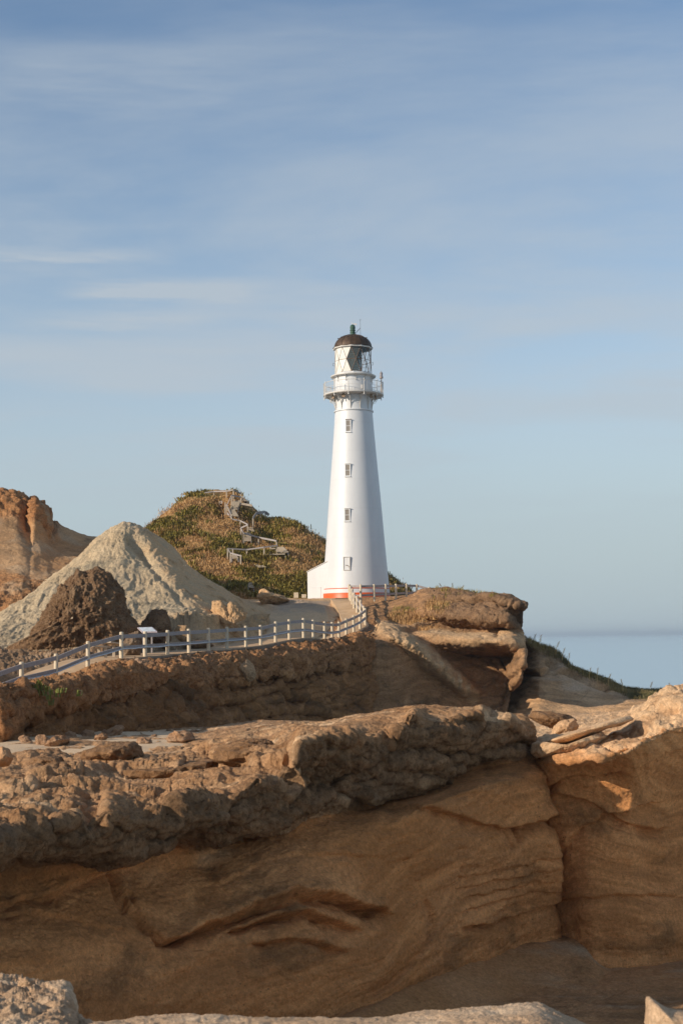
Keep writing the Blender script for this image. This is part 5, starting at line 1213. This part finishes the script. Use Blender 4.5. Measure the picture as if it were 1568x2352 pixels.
rock('boulder', 'pale folded ledge rock under the long sunlit slab', [(1220,1728),(1226,1708),(1240,1702),(1290,1714),(1325,1701),(1352,1690),(1376,1681),(1388,1692),(1362,1716),(1332,1730),(1300,1738),(1265,1736),(1235,1740)], 27.3, 0.7, NEAR, 0.09, 1.8, 200, pale=1, crust=.5, seed=8)
rock('boulder', 'brown knobbly outcrop left of centre standing up from the sunlit shelf', [(190,1742),(195,1725),(230,1716),(262,1709),(300,1706),(318,1716),(325,1738),(300,1750),(240,1752)], 29.5, 0.9, NEAR, 0.12, 1.7, 150, seed=21)
rock('boulder', 'low dark outcrop on the shelf nearer the left edge', [(70,1755),(78,1740),(110,1732),(140,1738),(150,1752),(120,1765),(85,1765)], 27, 0.7, NEAR, 0.10, 1.8, 120, seed=22)
rock('boulder', 'rounded brown stone at the left edge of the shelf', [(-14,1760),(-10,1724),(6,1716),(22,1724),(28,1740),(20,1758)], 27.5, 0.35, NEAR, 0.05, 2.4, 80, pale=.4, crust=.4, seed=23)
rock('boulder', 'long layered outcrop across the middle of the sunlit shelf', [(262,1790),(270,1768),(330,1765),(420,1752),(500,1745),(512,1765),(470,1785),(400,1800),(320,1800)], 26.6, 1.3, NEAR, 0.14, 1.6, 200, seed=24)
rock('boulder', 'thick knobbly outcrop above the notch in the cliff edge', [(500,1748),(505,1722),(540,1708),(600,1706),(660,1722),(676,1745),(640,1765),(560,1762)], 25.6, 1.2, NEAR, 0.16, 1.6, 200, seed=25)
rock('boulder', 'small dark rock perched on top of the pale grey hill', [(281,1212),(282,1206),(290,1205),(298,1211),(290,1216)], 98.5, .25, BOULD, 0.04, 4, 50)
# loose stones at the foot of the mid cliff: one mesh, many stones
proto = rock('stone', None, [(-40,1700),(-38,1685),(-25,1678),(-8,1682),(0,1697),(-15,1708)], 40, 0.22, MIDM, 0.12, 2.6, 60, pale=.5, crust=.5)
del proto['category']
rg = np.random.default_rng(5)
spots = [(205,1688,1.0),(233,1695,.9),(264,1686,1.6),(333,1703,.9),(414,1700,1.5),(100,1707,1.0),(130,1711,1.3),(60,1700,.8),(165,1690,.8)]
for i in range(46):
    u_ = rg.random(); x = 60 + 480 * u_; y = 1694 - 18 * rg.random() - 22 * u_ * .5 + 6 * rg.normal(); spots.append((x, y, 0.14 + 0.32 * rg.random() ** 2))
for i, (x, y, s_) in enumerate(spots):
    s_ *= 1.05 if i < 9 else 1.5
    o = proto if i == 0 else proto.copy()
    if i: sc.collection.objects.link(o)
    p = at('sand', x, y, 5); o.location = Vector(p) + Vector((0, 0, .07 * s_)); o.rotation_euler = (rg.random() * .5, rg.random() * .5, rg.random() * 6.3); o.scale = (s_, s_ * (.8 + .4 * rg.random()), s_ * (.45 + .4 * rg.random()))
    tag(o, 'loose brown stone lying on pale sand at the foot of the dark cliff', 'stone', 'loose stones at the foot of the dark cliff')

# ------------------------------------------------------------------ stairs on the grassy hill
def c5(X, Y): return (750 + X * .287) * K, (1920 + Y * .287) * K
def hillpt(X, Y, lift=0.0):
    x, y = c5(X, Y); p = at('hill.002', x, y, 5); D_ = p[1] - 0.5; q = unp(x, y, D_); q[2] += lift; return q
def handrail(label, pts, posts, w=.13):
    """pts: rail points; posts: (X, Ytop, Yfoot)"""
    pd = {}
    f0 = hillpt(posts[0][0], posts[0][2]); T = thing('handrail', label, 'handrail', f0, 'weathered rails of the hill track')
    for X, y0_, y1_ in posts:
        f_ = hillpt(X, y1_); x, y = c5(X, y0_); tp = unp(x, y, f_[1]); pd[X] = f_[1]
        mb = MB(); mb.beam(f_ - (0, 0, .3), np.array([f_[0], f_[1], tp[2]]), .12, .12, up=(0, 1, 0)); mb.build('post', STAIRW, T)
    xs_ = sorted(pd); 
    for (a, b) in zip(pts[:-1], pts[1:]):
        q = []
        for X, Y in (a, b):
            kx = min(pd, key=lambda v: abs(v - X)); x, y = c5(X, Y); q.append(unp(x, y, pd[kx] - .1))
        mb = MB(); mb.beam(q[0], q[1], .06, w); mb.build('rail', RAIL, T)
    return T
def flight(label, tl, tr, bl, br, n, name='staircase', cat='staircase'):
    a, b, c_, d_ = hillpt(*tl), hillpt(*tr), hillpt(*bl), hillpt(*br)
    top_d = (a[1] + b[1]) / 2; low_d = (c_[1] + d_[1]) / 2
    if top_d < low_d + .6: top_d = low_d + 1.5
    a, b = unp(*c5(*tl), top_d), unp(*c5(*tr), top_d); c_, d_ = unp(*c5(*bl), low_d), unp(*c5(*br), low_d)
    T = thing(name, label, cat, c_, 'wooden steps of the hill track')
    for i in range(n):
        f_ = i / max(1, n - 1); p, q = c_ * (1 - f_) + a * f_, d_ * (1 - f_) + b * f_
        mb = MB(); mb.beam(p + (0, 0, .24), q + (0, 0, .24), .30, .09); mb.build('tread', STAIRW, T)
    for p, q in ((c_, a), (d_, b)):
        mb = MB(); mb.beam(p - (0, 0, .05), q - (0, 0, .05), .07, .22); mb.build('stringer', RAIL, T)
handrail('top rail running level along the crest of the grassy hill', [(240,178),(370,160),(545,157),(640,137),(745,190)], [(370,160,180),(545,157,210),(640,135,262),(742,182,235)])
handrail('short rail under the crest beside the topmost steps', [(615,215),(748,240)], [(615,210,330),(745,238,325)])
handrail('rail folding down the left side of the upper stairs', [(612,225),(560,338),(548,345),(618,512)], [(527,315,480),(549,340,440),(616,480,520)])
handrail('two-part rail below the upper stairs leading right', [(628,548),(735,568),(842,622)], [(735,568,620),(838,620,715)])
handrail('short zigzag rail at the middle of the hill track', [(842,628),(745,668),(775,738)], [(743,668,780),(775,738,880)])
handrail('long pale rail sloping down to the right in mid hill', [(785,742),(985,800),(1240,850)], [(780,742,880),(990,797,895),(1240,845,910)], .16)
handrail('longest rail crossing the lower hill from right to left', [(1255,912),(1065,938),(825,972),(560,957)], [(1243,915,1045),(1067,940,1045),(825,970,1050),(632,968,1060),(560,955,1090)])
handrail('lowest short rail at the left end of the hill track', [(562,962),(600,1020),(755,1060)], [(598,1012,1135),(742,1052,1160)])
handrail('low board fence holding the bank near the hill crest on the right', [(912,530),(965,462),(1015,455),(1085,447),(1135,490)], [(912,530,625),(968,462,520),(1018,455,515),(1088,447,495)], .30)
flight('upper stair flight near the crest with dark gaps between treads', (632,328), (740,325), (592,438), (700,440), 8)
flight('stair flight directly below the upper one', (557,458), (665,452), (622,532), (712,535), 6)
flight('topmost steps descending right from the crest rail', (690,262), (770,262), (745,322), (838,325), 6)
flight('three short steps under the zigzag rail', (850,703), (915,703), (862,742), (935,745), 3)
flight('stair flight in mid hill beside the zigzag rail', (790,772), (880,775), (790,882), (892,882), 7)
flight('three steps at the left end beside the lowest rail', (605,1088), (690,1090), (620,1125), (712,1122), 3)
flight('wide board steps at the right end of the longest rail', (1255,975), (1345,975), (1260,1048), (1408,1038), 6)
flight('short board landing left of the wide board steps', (1145,978), (1220,975), (1150,995), (1225,992), 2)
flight('low boardwalk deck on stub legs beneath the longest rail', (1062,1050), (1350,1052), (1045,1078), (1360,1068), 2, 'boardwalk', 'boardwalk')
flight('faint worn steps low on the grassy hill', (930,1218), (1035,1218), (980,1250), (1090,1248), 3)
flight('bottom steps where the hill track meets the sand', (845,1480), (905,1475), (850,1530), (925,1535), 4)
mb = MB(); f_ = hillpt(447, 505); x, y = c5(447, 297); tp = unp(x, y, f_[1]); mb.cyl(f_ - (0, 0, .3), (f_[0], f_[1], tp[2]), .05, n=8)
T = thing('signpost', 'thin white post with small plate standing alone left of the upper stairs', 'signpost', f_); mb.build('pole', POST, T)
mb = MB(); mb.beam((f_[0] + .05, f_[1], tp[2] - .12), (f_[0] + .32, f_[1], tp[2] - .12), .03, .3); mb.build('plate', TRIM, T)
mb = MB(); p = hillpt(760, 335); q = hillpt(905, 372); mb.beam(unp(*c5(760, 340), 149), unp(*c5(905, 368), 149), 1.2, .18); mb.beam(unp(*c5(760, 330), 149.2), unp(*c5(900, 352), 149.2), 1.3, .06)
tag(mb.build('landing_deck', STAIRW), 'jutting timber landing on the right of the hill crest', 'deck')

# ------------------------------------------------------------------ information panel, picnic table, bollards
P4 = [unp(315.8, 1441, 64.9), unp(350, 1440, 64.9), unp(361.7, 1450.7, 64.2), unp(326.6, 1451.4, 64.2)]
IP = thing('information_panel', 'low tilted visitor information panel with pale face behind the fence', 'information panel', unp(340, 1500, 64.6))
nn = np.cross(P4[1] - P4[0], P4[3] - P4[0]); nn /= np.linalg.norm(nn); nn = nn if nn[2] > 0 else -nn
c_ = sum(P4) / 4
def quad_slab(name, pts, t0, t1, mat, T):
    mb = MB(); v = [p + nn * t1 for p in pts] + [p + nn * t0 for p in pts]; mb.add(v, [(0, 1, 2, 3), (7, 6, 5, 4), (0, 4, 5, 1), (1, 5, 6, 2), (2, 6, 7, 3), (3, 7, 4, 0)]); return mb.build(name, mat, T)
quad_slab('frame', P4, -.05, .0, flat_mat('panel_frame', (0.42, 0.36, 0.38), (0.46, 0.4, 0.42), 5, .5, 0), IP)
m, t, b = new_mat('panel_print'); co = t.n('ShaderNodeTexCoord').outputs['Object']
t.put(b.inputs['Base Color'], t.mix(t.ramp(t.noise(co, 5, 3), .5, .6), (0.66, 0.68, 0.70), (0.50, 0.54, 0.52))); b.inputs['Roughness'].default_value = .25
quad_slab('panel_face', [c_ + (p - c_) * .84 for p in P4], .001, .012, m, IP)
for f_ in (.25, .8):
    p = (P4[0] * (1 - f_) + P4[1] * f_ + P4[3] * (1 - f_) + P4[2] * f_) / 2; mb = MB(); mb.beam(p - (0, 0, .03), p - (0, 0, 1.05), .07, .07, up=(0, 1, 0)); mb.build('leg', RAIL, IP)
PT = thing('picnic_table', 'timber picnic table with bench half hidden behind the fence under the big boulder', 'picnic table', unp(245, 1505, 62.3))
a, b_ = unp(241, 1474.5, 62.0), unp(284, 1481.5, 62.9)
mb = MB(); mb.beam(a, b_, .75, .06); mb.build('tabletop', STAIRW, PT)
a2, b2 = unp(209, 1484, 61.2), unp(248, 1486, 62.2)
mb = MB(); mb.beam(a2, b2, .30, .06); mb.build('seat', STAIRW, PT)
for x, y0_, y1_, D_ in ((228, 1484, 1500, 61.7), (243, 1486, 1506, 61.9), (262, 1478, 1505, 62.5), (277, 1481, 1504, 62.8)):
    mb = MB(); mb.beam(unp(x, y0_ + 1, D_), unp(x, y1_ + 4, D_), .12, .12, up=(0, 1, 0)); mb.build('leg', STAIRW, PT)
for (x, y0_, y1_, w_), lab in zip(((680, 1361, 1371, .20), (698, 1365, 1371, .20)), ('taller of two squat timber bollards left of the annex', 'shorter timber bollard, the nearer of two to the annex wall')):
    mb = MB(); a = unp(x, y1_ + 2, 115); b_ = unp(x, y0_, 115); mb.beam(a, (a[0], a[1], b_[2]), .36, .3, up=(0, 1, 0)); mb.beam((a[0] + .05, a[1] - .14, b_[2] - .14), (a[0] + .05, a[1] - .16, b_[2] - .14), .06, .1)
    tag(mb.build('bollard', POST), lab, 'bollard')
mb = MB(); a = unp(309, 1214, 99); mb.cyl(a, unp(304, 1200, 99), .05, .02, 6); mb.cyl(unp(306, 1206, 99), unp(309, 1202, 99), .025, n=5)
tag(mb.build('stick', flat_mat('dead_wood', (0.1, 0.08, 0.07), (0.14, .11, .09), 5, .8, 0)), 'leaning dead stick on the crest of the pale hill', 'stick')
mb = MB(); a = unp(598, 1640 - 104, 71); 
mb = MB(); mb.cyl(src(532, 2660, 56.8) - (0, 0, .3), src(532, 2645, 56.8) + (0, 0, .02), .09, .085, 10)
tag(mb.build('stump', POST), 'cut-off post stump sticking out of the crust below the fence', 'stump')

# ------------------------------------------------------------------ vegetation
def blade_mat(name, a, b_, c_):
    m, t, b = new_mat(name); r_ = t.attr('rnd'); co = t.n('ShaderNodeTexCoord').outputs['Object']
    c = t.mix(r_, a, b_); c = t.mix(t.ramp(t.noise(co, .35, 4), .42, .66), c, c_)
    t.put(b.inputs['Base Color'], c); b.inputs['Roughness'].default_value = .65; b.inputs['Specular IOR Level'].default_value = .3
    return m
def tufts(name, pts, hmin, hmax, nb, wid, spread, mat, seed=1, lean=.5, kind='stuff', label=None, cat=None):
    r = np.random.default_rng(seed); n = len(pts); B = n * nb
    base = np.repeat(pts, nb, axis=0) + np.stack([r.normal(size=B) * spread * .35, r.normal(size=B) * spread * .35, np.zeros(B)], 1)
    h = (hmin + (hmax - hmin) * r.random(B)) * np.repeat(.7 + .6 * r.random(n), nb)
    az = r.random(B) * 2 * np.pi; ln = lean * h * (.3 + r.random(B)); dx, dy = np.cos(az), np.sin(az)
    s = az + np.pi / 2 + r.normal(size=B) * .5; wx, wy = np.cos(s) * wid / 2, np.sin(s) * wid / 2
    o = np.zeros(B)
    v0 = base + np.stack([wx, wy, o - .08], 1); v1 = base - np.stack([wx, wy, o + .08], 1)
    mid = base + np.stack([dx * ln * .35, dy * ln * .35, h * .62], 1)
    v2 = mid - np.stack([wx, wy, o], 1) * .85; v3 = mid + np.stack([wx, wy, o], 1) * .85
    v4 = base + np.stack([dx * ln, dy * ln, h * (1 - .35 * ln / h)], 1)
    V = np.stack([v0, v1, v2, v3, v4], 1).reshape(-1, 3)
    i5 = np.arange(B)[:, None] * 5
    me = bpy.data.meshes.new(name); me.vertices.add(len(V)); me.vertices.foreach_set('co', V.astype(np.float32).ravel())
    li = np.concatenate([i5 + [0, 1, 2, 3], i5 + [3, 2, 4]], 1).ravel().astype(np.int32)
    ls = (np.arange(B)[:, None] * 7 + [0, 4]).ravel().astype(np.int32); lt = np.tile([4, 3], B).astype(np.int32)
    me.loops.add(len(li)); me.loops.foreach_set('vertex_index', li); me.polygons.add(2 * B)
    me.polygons.foreach_set('loop_start', ls); me.polygons.foreach_set('loop_total', lt); me.update(calc_edges=True)
    at_ = me.attributes.new('rnd', 'FLOAT', 'POINT'); at_.data.foreach_set('value', np.repeat(np.clip(np.repeat(r.random(n), nb) * .6 + r.random(B) * .5, 0, 1), 5).astype(np.float32))
    o = link(name, me, mat); return tag(o, label, cat, None, kind)
FLAX = blade_mat('flax_leaf', (0.10, 0.095, 0.02), (0.38, 0.29, 0.06), (0.24, 0.17, 0.04))
DRY = blade_mat('dry_grass_blade', (0.38, 0.21, 0.08), (0.60, 0.37, 0.16), (0.42, 0.23, 0.09))
r = np.random.default_rng(11)
P, px, py = SH['hill.002']
ok = np.where((px > 300) & (px < 930) & (py < 1400) & (P[:, 1] < 157))[0]
green = 0.9 * fbm(P[ok], 0.20, 4, 0.6, off=91) + .50 * fbm(P[ok], 0.8, 3, .6)
c1 = ok[green > 0.12]; c2 = ok[green < 0.17]
s1 = r.choice(c1, min(5200, len(c1)), replace=False); s2 = r.choice(c2, min(15000, len(c2)), replace=False)
tufts('flax_leaves', P[s1], .22, .60, 16, .09, .8, FLAX, 2, 1.15)
tufts('dry_grass', P[s2], .10, .26, 9, .05, 1.1, DRY, 3, 1.1)
def strewn(sheet_, box_, n, seed, cond=None):
    P, px, py = SH[sheet_]; r = np.random.default_rng(seed)
    k = np.where((px > box_[0]) & (px < box_[2]) & (py > box_[1]) & (py < box_[3]))[0]
    if cond is not None: k = k[cond(P[k], px[k], py[k])]
    return P[r.choice(k, min(n, len(k)), replace=False)] if len(k) else np.zeros((0, 3))
def near_(cx, cy, rx, ry): return lambda P, px, py: ((px - cx) / rx) ** 2 + ((py - cy) / ry) ** 2 < 1
g1 = np.concatenate([strewn('headland', (880, 1370, 1010, 1460), 260, 1, near_(935, 1420, 42, 14)), strewn('headland', (960, 1360, 1060, 1430), 240, 2, near_(1003, 1398, 26, 24)),
                     strewn('headland', (960, 1410, 1000, 1450), 60, 3)])
tufts('dry_grass', g1[::2], .15, .42, 16, .03, .5, DRY, 4, .9)
g2 = np.concatenate([strewn('headland', (985, 1370, 1030, 1400), 50, 4), strewn('headland', (905, 1395, 950, 1415), 25, 5), strewn('headland', (1000, 1340, 1145, 1372), 90, 6)])
tufts('flax_leaves', g2, .12, .32, 12, .03, .5, FLAX, 5, .8)
rd = strewn('hill_slope', (1200, 1460, 1568, 1620), 4200, 7, lambda P, px, py: py < np.interp(px, [1200, 1240, 1275, 1320, 1380, 1450, 1568], [1474, 1498, 1512, 1548, 1574, 1606, 1608]))
tufts('dry_grass', rd, .10, .30, 9, .02, .4, blade_mat('ridge_grass_blade', (0.20, 0.15, 0.06), (0.36, 0.27, 0.11), (0.09, 0.085, 0.03)), 6, .6)
rd2 = strewn('hill_slope', (1205, 1470, 1600, 1620), 260, 8, lambda P, px, py: py < np.interp(px, [1200, 1240, 1275, 1320, 1380, 1450, 1568], [1470, 1492, 1504, 1542, 1567, 1590, 1594]))
tufts('flax_leaves', rd2, .15, .38, 9, .02, .3, FLAX, 7, .5)
bsh = np.array([unp(x, 1374, 119.0 + 4) for x in np.linspace(893, 935, 40)]) + np.random.default_rng(2).normal(size=(40, 3)) * (0, .4, .1)
tufts('flax_leaves', bsh, .3, .75, 14, .06, .5, FLAX, 8, .8)
# seed stalks on skylines
STK = flat_mat('seed_stalk', (0.10, 0.08, 0.045), (0.15, 0.12, 0.06), 5, .8, 0)
def stalk(x, y, D_, h, lab, lean=.2):
    p = unp(x, y, D_); mb = MB(); q = p + (lean * h, 0, h); mb.tube([p - (0, 0, .1), p + (lean * h * .3, 0, h * .55), q], .012 * D_ / 90, 5)
    for i in range(7):
        f_ = .5 + .5 * i / 7; c_ = p * (1 - f_) + q * f_; mb.cyl(c_, c_ + ((-1) ** i * .10 * h, 0, .12 * h), .016 * D_ / 90, .004, 5)
    T = mb.build('seed_stalk', STK); T.data.transform(Matrix.Translation(-Vector(p))); T.location = Vector(p)
    tag(T, lab, 'plant', 'dry flower stalks on the skyline')
for i, (x, y, D_, h, l_) in enumerate([(1040, 1356, 108, .55, -.1), (1058, 1358, 108, .45, .5), (1016, 1355, 106, .5, -.5), (1238, 1490, 94, .9, .15), (1222, 1484, 96, .8, .3), (1275, 1500, 88, .7, .35), (1290, 1512, 84, .6, .3), (1305, 1524, 82, .6, .1), (1352, 1556, 74, .5, .2), (1370, 1562, 71, .6, .1), (1395, 1572, 68, .5, .3), (1430, 1583, 65, .45, -.2), (1490, 1592, 64, .5, .3), (1540, 1590, 62, .4, -.2)]):
    stalk(x, y, D_, h, 'thin dry flower stalk standing against the sky on a grassy edge', l_)
# two little plants on the rock
def herb(label, x, y, sh, size, n, seed, mat):
    p = at(sh, x, y, 8) + np.array([0, -.05, 0.02]); r = np.random.default_rng(seed)
    T = tufts('plant', p + r.normal(size=(n, 3)) * (size * 1.0, size * .3, size * .45), size * .25, size * .5, 8, size * .14, size * .4, mat, seed, 1.2, None, label, 'plant')
HERB = blade_mat('herb_leaf', (0.16, 0.19, 0.04), (0.26, 0.27, 0.06), (0.20, 0.2, 0.05))
herb('bright green creeping plant hanging on the cliff crust at far left', 95, 1592, 'cliff_band', .35, 26, 3, HERB)
herb('tiny yellow-green plant on the lip of the sunlit ledge', 452, 1845, 'cliff', .06, 8, 4, blade_mat('yellow_herb', (0.45, 0.36, 0.03), (0.5, 0.4, 0.05), (0.3, 0.3, 0.05)))
herb('wispy orange grass tuft beside the sand under the left cliff', 112, 1690, 'cliff_band', .18, 6, 5, DRY)

# ------------------------------------------------------------------ sea air
m = bpy.data.materials.new('haze_air'); m.use_nodes = True; nt = m.node_tree; nt.nodes.clear()
vo = nt.nodes.new('ShaderNodeVolumePrincipled'); vo.inputs['Color'].default_value = (0.74, 0.88, 1.0, 1); vo.inputs['Density'].default_value = 0.00013; vo.inputs['Anisotropy'].default_value = 0.2
nt.links.new(vo.outputs[0], nt.nodes.new('ShaderNodeOutputMaterial').inputs['Volume'])
v = [(x, y, z) for x in (-30000, 30000) for y in (-300, 52000) for z in (-1.5, 42)]
mb = MB(); mb.add(v, [(0, 1, 3, 2), (4, 6, 7, 5), (0, 4, 5, 1), (2, 3, 7, 6), (0, 2, 6, 4), (1, 5, 7, 3)])
tag(mb.build('haze', m), kind='stuff')
